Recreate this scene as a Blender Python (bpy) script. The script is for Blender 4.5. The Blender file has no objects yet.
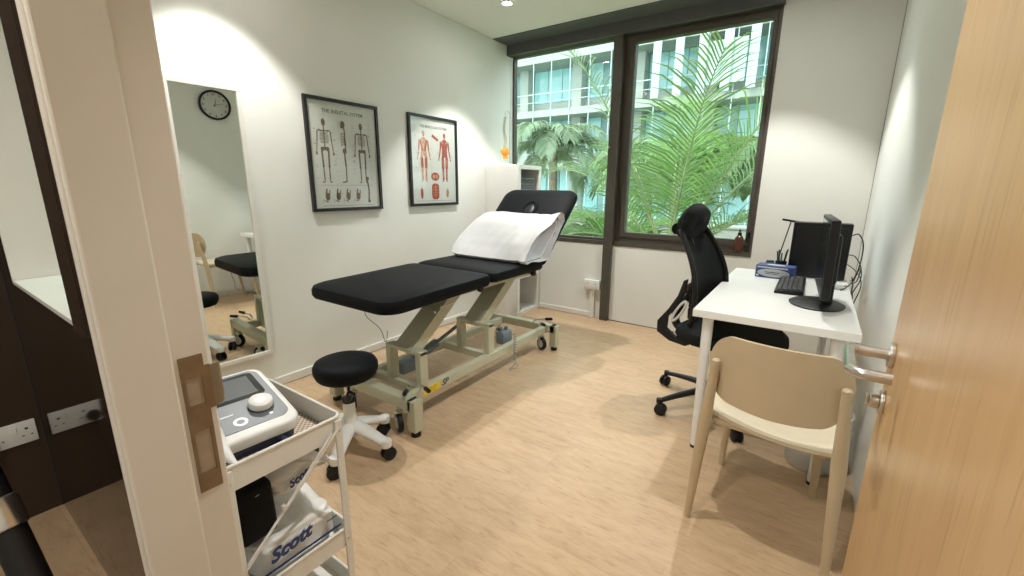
import bpy, bmesh, math, random
from mathutils import Vector, Matrix
random.seed(7)
PI=math.pi
COL=bpy.context.scene.collection
sc=bpy.context.scene

# ---------------------------------------------------------------- materials
def newmat(name):
    m=bpy.data.materials.new(name); m.use_nodes=True
    nt=m.node_tree; return m,nt,nt.nodes['Principled BSDF']
def noise_col(nt,b,c,c2,scale,coord='Object',detail=4,stretch=None):
    tc=nt.nodes.new('ShaderNodeTexCoord'); mp=nt.nodes.new('ShaderNodeMapping')
    nt.links.new(tc.outputs[coord],mp.inputs[0])
    if stretch: mp.inputs['Scale'].default_value=stretch
    n=nt.nodes.new('ShaderNodeTexNoise'); n.inputs['Scale'].default_value=scale; n.inputs['Detail'].default_value=detail
    nt.links.new(mp.outputs[0],n.inputs['Vector'])
    r=nt.nodes.new('ShaderNodeValToRGB'); r.color_ramp.elements[0].position=.3; r.color_ramp.elements[1].position=.7
    r.color_ramp.elements[0].color=(*c,1); r.color_ramp.elements[1].color=(*c2,1)
    nt.links.new(n.outputs['Fac'],r.inputs[0]); nt.links.new(r.outputs[0],b.inputs['Base Color'])
    return n,r
def mat(name,c,rough=.5,metal=0,var=.06,scale=12,bump=0,bscale=60,coat=0,spec=None,trans=0,stretch=None,alpha=1,sheen=0):
    m,nt,b=newmat(name)
    c=tuple(c); lo=tuple(max(0,v*(1-var)) for v in c); hi=tuple(min(1,v*(1+var)) for v in c)
    noise_col(nt,b,lo,hi,scale,stretch=stretch)
    b.inputs['Roughness'].default_value=rough; b.inputs['Metallic'].default_value=metal
    if coat: b.inputs['Coat Weight'].default_value=coat; b.inputs['Coat Roughness'].default_value=.1
    if spec is not None: b.inputs['Specular IOR Level'].default_value=spec
    if trans: b.inputs['Transmission Weight'].default_value=trans
    if alpha<1: b.inputs['Alpha'].default_value=alpha
    if sheen: b.inputs['Sheen Weight'].default_value=sheen
    if bump:
        tc=nt.nodes.new('ShaderNodeTexCoord'); n=nt.nodes.new('ShaderNodeTexNoise'); n.inputs['Scale'].default_value=bscale
        nt.links.new(tc.outputs['Object'],n.inputs['Vector'])
        bp=nt.nodes.new('ShaderNodeBump'); bp.inputs['Strength'].default_value=bump; bp.inputs['Distance'].default_value=.01
        nt.links.new(n.outputs['Fac'],bp.inputs['Height']); nt.links.new(bp.outputs[0],b.inputs['Normal'])
    return m
def emis(name,c,s):
    m,nt,b=newmat(name); b.inputs['Base Color'].default_value=(*c,1)
    b.inputs['Emission Color'].default_value=(*c,1); b.inputs['Emission Strength'].default_value=s
    n=nt.nodes.new('ShaderNodeTexNoise'); return m
M={}
M['wall']=mat('wall_paint',(.82,.83,.795),.75,var=.015,scale=3,bump=.05,bscale=220)
M['ceil']=mat('ceiling_paint',(.84,.85,.79),.8,var=.015,scale=2)
M['white']=mat('white_laminate',(.82,.82,.80),.35,var=.02,scale=5)
M['offwhite']=mat('white_trim_paint',(.80,.785,.75),.45,var=.02,scale=6)
M['jamb']=mat('cream_gloss_paint',(.71,.665,.60),.35,var=.03,scale=7,bump=.04,bscale=30)
M['black']=mat('black_vinyl',(.006,.007,.009),.55,var=.15,scale=30,bump=.12,bscale=260,spec=.10)
M['mesh']=mat('black_mesh_fabric',(.010,.012,.012),.8,var=.3,scale=120,bump=.3,bscale=300,spec=.2)
M['blackp']=mat('black_plastic',(.010,.010,.011),.42,var=.1,spec=.3)
M['darkgrey']=mat('dark_grey_plastic',(.05,.052,.055),.45,var=.1)
M['frameblk']=mat('black_frame_wood',(.012,.012,.012),.35,var=.1)
M['bronze']=mat('dark_bronze_aluminium',(.095,.084,.070),.45,metal=.25,var=.05)  # base colour lifted to carry the haze over the frames
M['header']=mat('dark_grey_header_paint',(.10,.108,.102),.6,var=.05)
M['couchfr']=mat('cream_green_powder_coat',(.52,.52,.39),.38,var=.03)
M['whitep']=mat('white_plastic',(.80,.80,.79),.35,var=.02)
M['greyw']=mat('grey_wheel',(.62,.62,.60),.4)
M['steel']=mat('brushed_steel',(.62,.60,.57),.28,metal=1,var=.06,scale=80)
M['chrome']=mat('chrome',(.75,.75,.75),.12,metal=1,var=.02)
M['plate']=mat('antique_strike_steel',(.29,.24,.18),.36,metal=.85,var=.12,scale=40)
M['platehole']=mat('raw_jamb_timber',(.36,.28,.20),.8,var=.12,scale=30)
M['beige']=mat('beige_moulded_plastic',(.56,.45,.30),.5,var=.03)
M['beigelit']=mat('downlit_beige_plastic',(.66,.58,.43),.5,var=.03)  # same plastic as the legs; downlight on the seat painted in as paler beige
M['yellow']=mat('yellow_sticker',(.85,.62,.02),.4,var=.05)
M['ink']=mat('black_ink',(.02,.02,.025),.6)
M['navy']=mat('navy_plastic',(.02,.03,.075),.4)
M['face']=mat('slate_grey_face',(.13,.145,.165),.4,var=.03)
M['screen']=mat('dark_glass_screen',(.02,.022,.026),.08,var=.05,coat=.5)
M['lcd']=mat('grey_lcd',(.12,.13,.14),.12,var=.04,coat=.5)
M['trolley']=mat('white_powder_coat',(.74,.73,.69),.38,var=.02)
M['liner']=None
M['pillow']=mat('white_pillow_cover',(.74,.75,.78),.55,var=.02,bump=.10,bscale=5)
M['bluebox']=mat('blue_glove_box',(.05,.09,.30),.5,var=.1)
M['paperlab']=mat('pale_printed_label',(.62,.68,.74),.5)
M['orange']=mat('orange_plastic',(.85,.33,.03),.45)
M['bone']=mat('bone_plastic',(.72,.68,.55),.5)
M['towel']=mat('grey_towel',(.20,.20,.21),.95,var=.2,scale=50,bump=.6,bscale=200)
M['brownb']=mat('brown_bottle_plastic',(.10,.035,.02),.25,var=.1)
M['green']=mat('green_plastic',(.03,.22,.12),.4)
M['blueink']=mat('blue_ink',(.03,.05,.16),.6)
M['greyink']=mat('grey_ink',(.18,.17,.17),.6)
M['clockface']=mat('clock_face_white',(.62,.62,.60),.5)
M['printpaper']=mat('poster_paper',(.72,.72,.70),.5,var=.03)
M['boneink']=mat('sepia_bone_ink',(.17,.12,.085),.7,var=.5,scale=90)
M['muscle']=mat('red_muscle_ink',(.42,.09,.06),.7,var=.5,scale=90)
M['muscle2']=mat('pale_muscle_ink',(.60,.33,.22),.7,var=.5,scale=90)
M['cable']=mat('grey_cable',(.30,.30,.30),.5)
M['motor']=mat('blue_grey_motor',(.17,.22,.25),.4)
M['palebag']=None
M['led']=emis('lamp_diffuser',(1,.98,.93),100)
# thin clear glass
def glassmat(name,tint,refl,rough=0.0):
    m=bpy.data.materials.new(name); m.use_nodes=True; nt=m.node_tree
    nt.nodes.clear(); o=nt.nodes.new('ShaderNodeOutputMaterial')
    t=nt.nodes.new('ShaderNodeBsdfTransparent'); t.inputs[0].default_value=(*tint,1)
    g=nt.nodes.new('ShaderNodeBsdfGlossy'); g.inputs['Roughness'].default_value=rough
    f=nt.nodes.new('ShaderNodeFresnel'); f.inputs['IOR'].default_value=refl
    x=nt.nodes.new('ShaderNodeMixShader')
    ge=nt.nodes.new('ShaderNodeNewGeometry'); mm=nt.nodes.new('ShaderNodeMath'); mm.operation='SUBTRACT'; mm.inputs[0].default_value=1; nt.links.new(ge.outputs['Backfacing'],mm.inputs[1])
    m2=nt.nodes.new('ShaderNodeMath'); m2.operation='MULTIPLY'; nt.links.new(f.outputs[0],m2.inputs[0]); nt.links.new(mm.outputs[0],m2.inputs[1])
    nt.links.new(m2.outputs[0],x.inputs[0]); nt.links.new(t.outputs[0],x.inputs[1]); nt.links.new(g.outputs[0],x.inputs[2])
    nt.links.new(x.outputs[0],o.inputs[0]); return m
M['glass']=glassmat('window_glass',(.93,.97,.95),1.5)
M['pglass']=glassmat('picture_glass',(.97,.98,.97),1.5)
M['clear']=glassmat('clear_plastic',(.75,.75,.75),1.45,.1)
def translucent(name,c,mixv,tint,rough=.4):
    m=bpy.data.materials.new(name); m.use_nodes=True; nt=m.node_tree; b=nt.nodes['Principled BSDF']
    n=nt.nodes.new('ShaderNodeTexNoise'); n.inputs['Scale'].default_value=9; n.inputs['Detail'].default_value=5
    tc=nt.nodes.new('ShaderNodeTexCoord'); nt.links.new(tc.outputs['Object'],n.inputs['Vector'])
    bp=nt.nodes.new('ShaderNodeBump'); bp.inputs['Strength'].default_value=.5; bp.inputs['Distance'].default_value=.02
    nt.links.new(n.outputs['Fac'],bp.inputs['Height']); nt.links.new(bp.outputs[0],b.inputs['Normal'])
    b.inputs['Base Color'].default_value=(*c,1); b.inputs['Roughness'].default_value=rough
    t=nt.nodes.new('ShaderNodeBsdfTransparent'); t.inputs[0].default_value=(*tint,1)
    x=nt.nodes.new('ShaderNodeMixShader'); x.inputs[0].default_value=mixv
    o=nt.nodes['Material Output']
    nt.links.new(b.outputs[0],x.inputs[1]); nt.links.new(t.outputs[0],x.inputs[2]); nt.links.new(x.outputs[0],o.inputs[0]); return m
M['bin']=translucent('frosted_plastic',(.78,.78,.75),.20,(.95,.95,.92))
M['palebag']=translucent('white_film',(.80,.79,.77),.10,(.95,.95,.95),.3)
M['frost']=glassmat('pale_green_glass',(.80,.90,.87),1.4)

def floormat():
    m,nt,b=newmat('light_oak_vinyl')
    tc=nt.nodes.new('ShaderNodeTexCoord')
    mp=nt.nodes.new('ShaderNodeMapping'); mp.inputs['Scale'].default_value=(2.2,8,1); nt.links.new(tc.outputs['Object'],mp.inputs[0])
    n1=nt.nodes.new('ShaderNodeTexNoise'); n1.inputs['Scale'].default_value=3.6; n1.inputs['Detail'].default_value=8; n1.inputs['Roughness'].default_value=.65; n1.inputs['Distortion'].default_value=.6
    nt.links.new(mp.outputs[0],n1.inputs['Vector'])
    r1=nt.nodes.new('ShaderNodeValToRGB'); e=r1.color_ramp.elements
    e[0].position=.25; e[0].color=(.47,.32,.20,1); e[1].position=.75; e[1].color=(.63,.455,.295,1)
    x=e.new(.50); x.color=(.56,.395,.25,1)
    nt.links.new(n1.outputs['Fac'],r1.inputs[0])
    br=nt.nodes.new('ShaderNodeTexBrick'); br.inputs['Scale'].default_value=1; br.inputs['Brick Width'].default_value=1.2; br.inputs['Row Height'].default_value=.12
    br.inputs['Mortar Size'].default_value=.0012; br.inputs['Mortar Smooth'].default_value=.5
    br.inputs['Color1'].default_value=(1,1,1,1); br.inputs['Color2'].default_value=(.92,.92,.90,1); br.inputs['Mortar'].default_value=(.82,.80,.78,1)
    nt.links.new(tc.outputs['Object'],br.inputs['Vector'])
    mx=nt.nodes.new('ShaderNodeMix'); mx.data_type='RGBA'; mx.blend_type='MULTIPLY'; mx.inputs[0].default_value=1
    nt.links.new(r1.outputs[0],mx.inputs[6]); nt.links.new(br.outputs[0],mx.inputs[7])
    # short dark flecks
    mp2=nt.nodes.new('ShaderNodeMapping'); mp2.inputs['Scale'].default_value=(7,40,1); nt.links.new(tc.outputs['Object'],mp2.inputs[0])
    n2=nt.nodes.new('ShaderNodeTexNoise'); n2.inputs['Scale'].default_value=2; n2.inputs['Detail'].default_value=3; nt.links.new(mp2.outputs[0],n2.inputs['Vector'])
    r2=nt.nodes.new('ShaderNodeValToRGB'); r2.color_ramp.elements[0].position=.30; r2.color_ramp.elements[0].color=(.86,.80,.74,1); r2.color_ramp.elements[1].position=.42; r2.color_ramp.elements[1].color=(1,1,1,1)
    nt.links.new(n2.outputs['Fac'],r2.inputs[0])
    mx2=nt.nodes.new('ShaderNodeMix'); mx2.data_type='RGBA'; mx2.blend_type='MULTIPLY'; mx2.inputs[0].default_value=1
    nt.links.new(mx.outputs[2],mx2.inputs[6]); nt.links.new(r2.outputs[0],mx2.inputs[7])
    nt.links.new(mx2.outputs[2],b.inputs['Base Color'])
    b.inputs['Roughness'].default_value=.42; b.inputs['Specular IOR Level'].default_value=.35
    return m
M['floor']=floormat()
def doormat():
    m,nt,b=newmat('maple_door_veneer')
    tc=nt.nodes.new('ShaderNodeTexCoord')
    mp=nt.nodes.new('ShaderNodeMapping'); mp.inputs['Scale'].default_value=(6,6,.6); nt.links.new(tc.outputs['Object'],mp.inputs[0])
    n1=nt.nodes.new('ShaderNodeTexNoise'); n1.inputs['Scale'].default_value=3; n1.inputs['Detail'].default_value=7; n1.inputs['Distortion'].default_value=.8
    nt.links.new(mp.outputs[0],n1.inputs['Vector'])
    r=nt.nodes.new('ShaderNodeValToRGB'); e=r.color_ramp.elements
    e[0].position=.3; e[0].color=(.56,.34,.155,1); e[1].position=.7; e[1].color=(.65,.42,.21,1)
    nt.links.new(n1.outputs['Fac'],r.inputs[0])
    mp2=nt.nodes.new('ShaderNodeMapping'); mp2.inputs['Scale'].default_value=(60,60,3.5); nt.links.new(tc.outputs['Object'],mp2.inputs[0])
    n2=nt.nodes.new('ShaderNodeTexNoise'); n2.inputs['Scale'].default_value=2; n2.inputs['Detail'].default_value=2; nt.links.new(mp2.outputs[0],n2.inputs['Vector'])
    r2=nt.nodes.new('ShaderNodeValToRGB'); r2.color_ramp.elements[0].position=.28; r2.color_ramp.elements[0].color=(.78,.70,.62,1); r2.color_ramp.elements[1].position=.42; r2.color_ramp.elements[1].color=(1,1,1,1)
    nt.links.new(n2.outputs['Fac'],r2.inputs[0])
    mx=nt.nodes.new('ShaderNodeMix'); mx.data_type='RGBA'; mx.blend_type='MULTIPLY'; mx.inputs[0].default_value=1
    nt.links.new(r.outputs[0],mx.inputs[6]); nt.links.new(r2.outputs[0],mx.inputs[7]); nt.links.new(mx.outputs[2],b.inputs['Base Color'])
    b.inputs['Roughness'].default_value=.33
    return m
M['door']=doormat()
def darkpanel():
    m,nt,b=newmat('glossy_dark_brown_panel')
    noise_col(nt,b,(.016,.010,.007),(.022,.014,.009),4)
    b.inputs['Roughness'].default_value=.05; b.inputs['Specular IOR Level'].default_value=.32
    return m
M['panel']=darkpanel()
M['brownwall']=mat('dark_brown_laminate',(.040,.025,.017),.3,var=.1,scale=3)
m,nt,b=newmat('silvered_glass'); b.inputs['Base Color'].default_value=(.80,.84,.80,1); b.inputs['Metallic'].default_value=1; b.inputs['Roughness'].default_value=.0
M['mirror']=m
def linermat():
    m,nt,b=newmat('woven_beige_liner')
    tc=nt.nodes.new('ShaderNodeTexCoord'); ck=nt.nodes.new('ShaderNodeTexChecker'); ck.inputs['Scale'].default_value=130
    ck.inputs['Color1'].default_value=(.62,.52,.42,1); ck.inputs['Color2'].default_value=(.30,.22,.17,1)
    nt.links.new(tc.outputs['Object'],ck.inputs['Vector']); nt.links.new(ck.outputs[0],b.inputs['Base Color']); b.inputs['Roughness'].default_value=.8
    return m
M['liner']=linermat()

# ---------------------------------------------------------------- mesh builder
class B:
    def __init__(s,*mats): s.bm=bmesh.new(); s.mats=[M[k] if isinstance(k,str) else k for k in mats]; s.mi=0
    def m(s,i): s.mi=i; return s
    def _new(s,f0):
        for f in s.bm.faces:
            if f.index==-1 or f not in f0: pass
    def _tag(s,geom_faces):
        for f in geom_faces: f.material_index=s.mi
    def box(s,x0,x1,y0,y1,z0,z1,bev=0,seg=2,mtx=None):
        bb=bmesh.new(); bmesh.ops.create_cube(bb,size=1)
        for v in bb.verts:
            v.co=Vector(((x0+x1)/2+v.co.x*abs(x1-x0),(y0+y1)/2+v.co.y*abs(y1-y0),(z0+z1)/2+v.co.z*abs(z1-z0)))
        if bev: bmesh.ops.bevel(bb,geom=bb.edges[:],offset=bev,segments=seg,affect='EDGES',profile=.5)
        if mtx is not None: bb.transform(mtx)
        return s.merge(bb)
    def merge(s,bb):
        for f in bb.faces: f.material_index=s.mi
        me=bpy.data.meshes.new('t'); bb.to_mesh(me); bb.free()
        s.bm.from_mesh(me); bpy.data.meshes.remove(me); return s
    def merge_keep(s,me): s.bm.from_mesh(me); return s
    def cyl(s,p0,p1,r0,r1=None,n=20,bev=0):
        r1=r0 if r1 is None else r1
        p0=Vector(p0);p1=Vector(p1); d=p1-p0
        bb=bmesh.new(); bmesh.ops.create_cone(bb,cap_ends=True,segments=n,radius1=r0,radius2=r1,depth=d.length)
        if bev:
            es=[e for e in bb.edges if len(e.link_faces)==2 and any(len(f.verts)>4 for f in e.link_faces)]
            bmesh.ops.bevel(bb,geom=es,offset=bev,segments=3,affect='EDGES',profile=.5)
        q=d.to_track_quat('Z','Y').to_matrix().to_4x4()
        bb.transform(Matrix.Translation((p0+p1)/2)@q); return s.merge(bb)
    def lathe(s,prof,c=(0,0,0),n=32,axis='Z',mtx=None,sx=1,sy=1):
        bb=bmesh.new(); rings=[]
        for r,z in prof:
            if r<1e-6: rings.append([bb.verts.new((0,0,z))])
            else: rings.append([bb.verts.new((sx*r*math.cos(2*PI*k/n),sy*r*math.sin(2*PI*k/n),z)) for k in range(n)])
        for a,b_ in zip(rings,rings[1:]):
            for k in range(n):
                k2=(k+1)%n
                vs=[a[k%len(a)],a[k2%len(a)],b_[k2%len(b_)],b_[k%len(b_)]]
                u=[]
                for v in vs:
                    if v not in u: u.append(v)
                if len(u)>=3:
                    try: bb.faces.new(u)
                    except ValueError: pass
        if axis=='X': bb.transform(Matrix.Rotation(PI/2,4,'Y'))
        if axis=='Y': bb.transform(Matrix.Rotation(-PI/2,4,'X'))
        if mtx is not None: bb.transform(mtx)
        bb.transform(Matrix.Translation(c)); return s.merge(bb)
    def tube(s,pts,r,n=10,smooth=0,cap=True,closed=False):
        P=[Vector(p) for p in pts]
        if smooth:
            Q=[]
            for i in range(len(P)-1):
                a=P[max(i-1,0)];b_=P[i];c=P[i+1];d=P[min(i+2,len(P)-1)]
                for k in range(smooth):
                    t=k/smooth
                    Q.append(.5*((2*b_)+(c-a)*t+(2*a-5*b_+4*c-d)*t*t+(3*b_-a-3*c+d)*t**3))
            Q.append(P[-1]); P=Q
        R=r if isinstance(r,(list,tuple)) else None
        bb=bmesh.new(); rings=[]; up=None
        for i,p in enumerate(P):
            t=(P[min(i+1,len(P)-1)]-P[max(i-1,0)]).normalized()
            if up is None:
                up=Vector((0,0,1)) if abs(t.z)<.9 else Vector((1,0,0))
            a=t.cross(up)
            if a.length<1e-6: a=t.cross(Vector((1,0,.1)))
            a.normalize(); b2=a.cross(t).normalized(); up=b2
            rr=r if R is None else R[0]+(R[1]-R[0])*i/(len(P)-1)
            rings.append([bb.verts.new(p+a*rr*math.cos(2*PI*k/n)+b2*rr*math.sin(2*PI*k/n)) for k in range(n)])
        for a,b_ in zip(rings,rings[1:]):
            for k in range(n): bb.faces.new((a[k],a[(k+1)%n],b_[(k+1)%n],b_[k]))
        if cap: bb.faces.new(rings[0][::-1]); bb.faces.new(rings[-1])
        return s.merge(bb)
    def prism(s,poly,h0,h1,plane='XY',bev=0,seg=2,mtx=None):
        # polygon in a plane extruded h0..h1 on the third axis
        bb=bmesh.new()
        def co(u,v,w):
            return {'XY':(u,v,w),'XZ':(u,w,v),'YZ':(w,u,v)}[plane]
        a=[bb.verts.new(co(u,v,h0)) for u,v in poly]; b_=[bb.verts.new(co(u,v,h1)) for u,v in poly]
        n=len(poly); bb.faces.new(a); bb.faces.new(b_[::-1])
        for k in range(n): bb.faces.new((a[k],b_[k],b_[(k+1)%n],a[(k+1)%n]))
        bmesh.ops.recalc_face_normals(bb,faces=bb.faces[:])
        if bev:
            es=[e for e in bb.edges if len(e.link_faces)==2 and any(len(f.verts)>4 or f.calc_area()>0 for f in e.link_faces) and abs(getattr(e.verts[0].co,{'XY':'z','XZ':'y','YZ':'x'}[plane])-getattr(e.verts[1].co,{'XY':'z','XZ':'y','YZ':'x'}[plane]))<1e-7]
            bmesh.ops.bevel(bb,geom=es,offset=bev,segments=seg,affect='EDGES',profile=.5)
        if mtx is not None: bb.transform(mtx)
        return s.merge(bb)
    def grid(s,fn,nu,nv,thick=0,closed_u=False):
        bb=bmesh.new(); V=[[bb.verts.new(fn(i/nu,j/nv)) for j in range(nv+1)] for i in range(nu+(0 if closed_u else 1))]
        L=len(V)
        for i in range(nu):
            for j in range(nv): bb.faces.new((V[i][j],V[(i+1)%L][j],V[(i+1)%L][j+1],V[i][j+1]))
        bmesh.ops.recalc_face_normals(bb,faces=bb.faces[:])
        if thick: bmesh.ops.solidify(bb,geom=bb.faces[:],thickness=thick)
        return s.merge(bb)
    def quad(s,*P):
        vs=[s.bm.verts.new(p) for p in P]; f=s.bm.faces.new(vs); f.material_index=s.mi; return s
    def text(s,txt,size,mtx,ext=.0003,bold=0,shear=0):
        c=bpy.data.curves.new('t','FONT'); c.body=txt; c.size=size; c.extrude=ext; c.offset=bold; c.shear=shear; c.align_x='CENTER'; c.align_y='CENTER'; c.resolution_u=3
        o=bpy.data.objects.new('t',c); COL.objects.link(o)
        dg=bpy.context.evaluated_depsgraph_get(); me=bpy.data.meshes.new_from_object(o.evaluated_get(dg))
        bb=bmesh.new(); bb.from_mesh(me); bb.transform(mtx)
        bpy.data.objects.remove(o); bpy.data.meshes.remove(me); bpy.data.curves.remove(c)
        return s.merge(bb)
    def xf(s,mtx): s.bm.transform(mtx); return s
    def build(s,name,parent=None,off=(0,0,0),smooth=True,ang=40,sub=0,loc=None):
        off=Vector(off)
        if loc is not None: off=Vector(loc)
        if off.length: bmesh.ops.translate(s.bm,vec=-off,verts=s.bm.verts[:])
        me=bpy.data.meshes.new(name); s.bm.to_mesh(me); s.bm.free()
        for k in s.mats: me.materials.append(k)
        if smooth:
            for p in me.polygons: p.use_smooth=True
            me.set_sharp_from_angle(angle=math.radians(ang))
        o=bpy.data.objects.new(name,me); COL.objects.link(o)
        if loc is not None: o.location=loc
        if parent is not None: o.parent=parent
        if sub:
            md=o.modifiers.new('s','SUBSURF'); md.levels=sub; md.render_levels=sub
        return o
def tag(o,label=None,cat=None,group=None,kind=None):
    if label: o['label']=label
    if cat: o['category']=cat
    if group: o['group']=group
    if kind: o['kind']=kind
    return o
def thing(name,label,cat,loc=(0,0,0),rz=0,group=None):
    o=bpy.data.objects.new(name,None); COL.objects.link(o); o.location=loc; o.rotation_euler=(0,0,rz); o.empty_display_size=.1
    return tag(o,label,cat,group)
def struct(b,name,parent=None,**k):
    o=b.build(name,parent,**k)
    if parent is None: o['kind']='structure'
    return o
def rrect(x0,x1,y0,y1,r,n=6):
    P=[]
    if not isinstance(r,(tuple,list)): r=(r,)*4
    for (cx,cy,a,rr) in ((x1-r[0],y1-r[0],0,r[0]),(x0+r[1],y1-r[1],90,r[1]),(x0+r[2],y0+r[2],180,r[2]),(x1-r[3],y0+r[3],270,r[3])):
        for k in range(n+1):
            t=math.radians(a+90*k/n); P.append((cx+rr*math.cos(t),cy+rr*math.sin(t)))
    return P
def copy_tree(o,parent=None):
    c=o.copy(); COL.objects.link(c); c.parent=parent
    for ch in list(o.children): copy_tree(ch,c)
    return c

# ---------------------------------------------------------------- room constants
W,D,H=2.94,3.487,2.556
YP=-.105     # corridor side of the near wall
YR=-.058     # room side
JX=1.90      # latch jamb face
HX=2.86      # hinge jamb face
XC=.35       # corridor end wall
# floor, ceiling
struct(B('floor').box(-.1,W+.1,-2.2,D+.12,-.1,0),'floor',smooth=False)
struct(B('ceil').box(-.1,W+.1,-2.2,D+.12,H+.003,H+.1),'ceiling',smooth=False)
struct(B('wall').box(-.1,0,YR-.4,D+.1,0,H),'wall_left',smooth=False)
struct(B('wall').box(W,W+.1,-2.1,D+.1,0,H),'wall_right',smooth=False)
# window wall
PX0,PX1=1.078,1.158       # dark post
WL0,WR1=.004,2.285        # window opening extents
b=B('wall','ink')
b.box(0,PX0,D,D+.1,0,.716).box(PX1,W,D,D+.1,0,.716).box(WR1,W,D,D+.1,.716,H).box(0,WL0,D,D+.1,.716,H)
b.box(0,WR1,D,D+.1,2.50,H).box(PX0,PX1,D+.03,D+.1,0,.716)
b.m(1).box(PX1,W,D-.0015,D,0,.006)
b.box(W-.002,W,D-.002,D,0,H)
struct(b,'wall_back',smooth=False)
# near wall with door opening and niche window
NX0,NX1,NZ0,NZ1=.545,1.32,.935,2.05
b=B('wall')
b.box(0,NX0-.012,YP+.02,YR,0,H).box(NX1,JX-.017,YP+.02,YR,0,H).box(NX0-.012,NX1,YP+.02,YR,0,NZ0-.014).box(NX0-.012,NX1,YP+.02,YR,NZ1+.012,H)
b.box(JX-.04,HX+.04,YP+.02,YR,2.16,H).box(HX+.04,W,YP,YR,0,H)
struct(b,'wall_front',smooth=False)
# glossy dark cladding of the corridor side
b=B('panel','ink')
b.box(XC,NX0-.012,YP,YP+.02,0,H).box(NX1+.11,JX-.017,YP,YP+.02,0,H).box(NX0-.012,NX1+.11,YP,YP+.02,0,NZ0-.014).box(NX0-.012,NX1+.11,YP,YP+.02,NZ1+.012,H)
b.m(1).box(XC,XC+.004,YP-.003,YP,0,H)
struct(b,'trim_1',smooth=False)
struct(B('brownwall').box(XC-.1,XC,-2.1,YP,0,H),'wall_corridor_end',smooth=False)
struct(B('wall').box(XC-.1,W+.1,-2.2,-2.1,0,H),'wall_corridor',smooth=False)
# interior niche window
b=B('offwhite'); 
b.box(NX0-.01,NX0,YP,.018,NZ0-.012,NZ1+.01).box(NX0,NX1,YP,.018,NZ0-.012,NZ0).box(NX0,NX1,YP,.018,NZ1,NZ1+.01)
w2=struct(b,'window_2',smooth=False)
struct(B('frost').box(NX0,NX1+.1,.006,.012,NZ0,NZ1),'pane',w2,smooth=False)
struct(B('brownwall').box(NX1,NX1+.11,YP-.006,.018,NZ0-.012,NZ1+.01),'window_frame',w2,smooth=False)
# baseboards
struct(B('offwhite').box(0,.014,.2,3.06,0.004,.058,.003),'baseboard_left',smooth=False)
b=B('offwhite'); b.box(.40,.985,D-.014,D,0.004,.05,.003); struct(b,'baseboard_back',smooth=False)

# window frames (dark bronze)
GY=3.55
w1=tag(bpy.data.objects.new('window_1',None),kind='structure'); COL.objects.link(w1)
def wframe(x0,x1,z0,z1,t,y0,y1,bm):
    bm.box(x0,x1,y0,y1,z0,z0+t[0]).box(x0,x1,y0,y1,z1-t[1],z1).box(x0,x0+t[2],y0,y1,z0+t[0],z1-t[1]).box(x1-t[3],x1,y0,y1,z0+t[0],z1-t[1])
b=B('bronze'); 
b.box(WL0,PX0,D-.004,D+.1,.716,.752)                     # left ledge
b.box(PX1,WR1,D-.006,D+.1,.716,.755)                      # right ledge
b.box(WR1-.018,WR1,D-.004,D+.1,.755,2.5)
b.box(WL0,WR1,D-.02,D+.1,2.462,2.5)
struct(b,'window_frame',w1,smooth=False)
b=B('bronze'); wframe(WL0+.002,PX0,.752,2.475,(.022,.018,.016,.016),3.52,3.575,b); struct(b,'left_sash',w1,smooth=False)
b=B('bronze'); wframe(PX1,WR1-.018,.755,2.47,(.086,.066,.085,.04),3.515,3.58,b); wframe(PX1+.05,WR1-.03,.80,2.44,(.03,.03,.03,.02),3.505,3.515,b); struct(b,'right_sash',w1,smooth=False)
struct(B('bronze').box(PX0,PX1,D-.045,D+.1,0.001,2.50,.003),'trim_2',smooth=False)
struct(B('glass').box(WL0+.01,PX0-.005,GY-.003,GY+.003,.76,2.465),'left_pane',w1,smooth=False)
struct(B('glass').box(PX1+.06,WR1-.045,GY-.003,GY+.003,.80,2.44),'right_pane',w1,smooth=False)
b=B('steel'); b.cyl((PX0+.012,3.438,1.58),(PX0+.012,3.425,1.58),.007); struct(b,'window_latch_stud',w1)
# dark header: recessed strip in the ceiling, drop board
b=B('header'); b.box(0,W,3.20,3.43,H-.004,H+.002).box(0,WR1+.006,3.42,D,2.462,H-.004); struct(b,'trim_3',smooth=False)

# door jamb (latch side), hinge side and head
b=B('jamb')
b.box(JX-.016,JX,-.183,YR,0,2.12,.003)
b.box(JX,JX+.012,-.180,-.108,0,2.12,.003)
b.box(HX,HX+.04,-.183,YR,0,2.12,.003).box(HX-.012,HX,-.180,-.108,0,2.12,.003)
b.box(JX-.04,HX+.04,-.183,YR,2.12,2.16,.003)
struct(b,'trim_4',smooth=False)
# strike plate
t=thing('strike_plate','bronze-coloured strike plate with two cut-outs on the cream door jamb','strike plate',(JX,-.083,.87))
def ring(bm,y0,y1,z0,z1,holes,x0,x1):
    zs=[z0]
    for h in holes: zs+=[h[2],h[3]]
    zs.append(z1)
    for a,c in zip(zs[::2],zs[1::2]): bm.box(x0,x1,y0,y1,a,c)
    for h in holes: bm.box(x0,x1,y0,h[0],h[2],h[3]).box(x0,x1,h[1],y1,h[2],h[3])
b=B('plate'); ring(b,-.100,-.068,.757,.988,[(-.095,-.073,.790,.862),(-.095,-.073,.907,.952)],JX+.0002,JX+.0022)
b.box(JX+.0002,JX+.0022,-.068,-.060,.895,.968)
b.prism([(JX+.0002,-.060),(JX+.0022,-.060),(JX-.001,-.048),(JX-.004,-.044),(JX-.006,-.046),(JX-.002,-.052)],.897,.966)
b.build('plate',t,(JX,-.083,.87),smooth=False)
for q in ((.790,.862),(.907,.952)): B('platehole').box(JX+.0001,JX+.0006,-.095,-.073,*q).build('hole_lining',t,(JX,-.083,.87),smooth=False)
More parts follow.
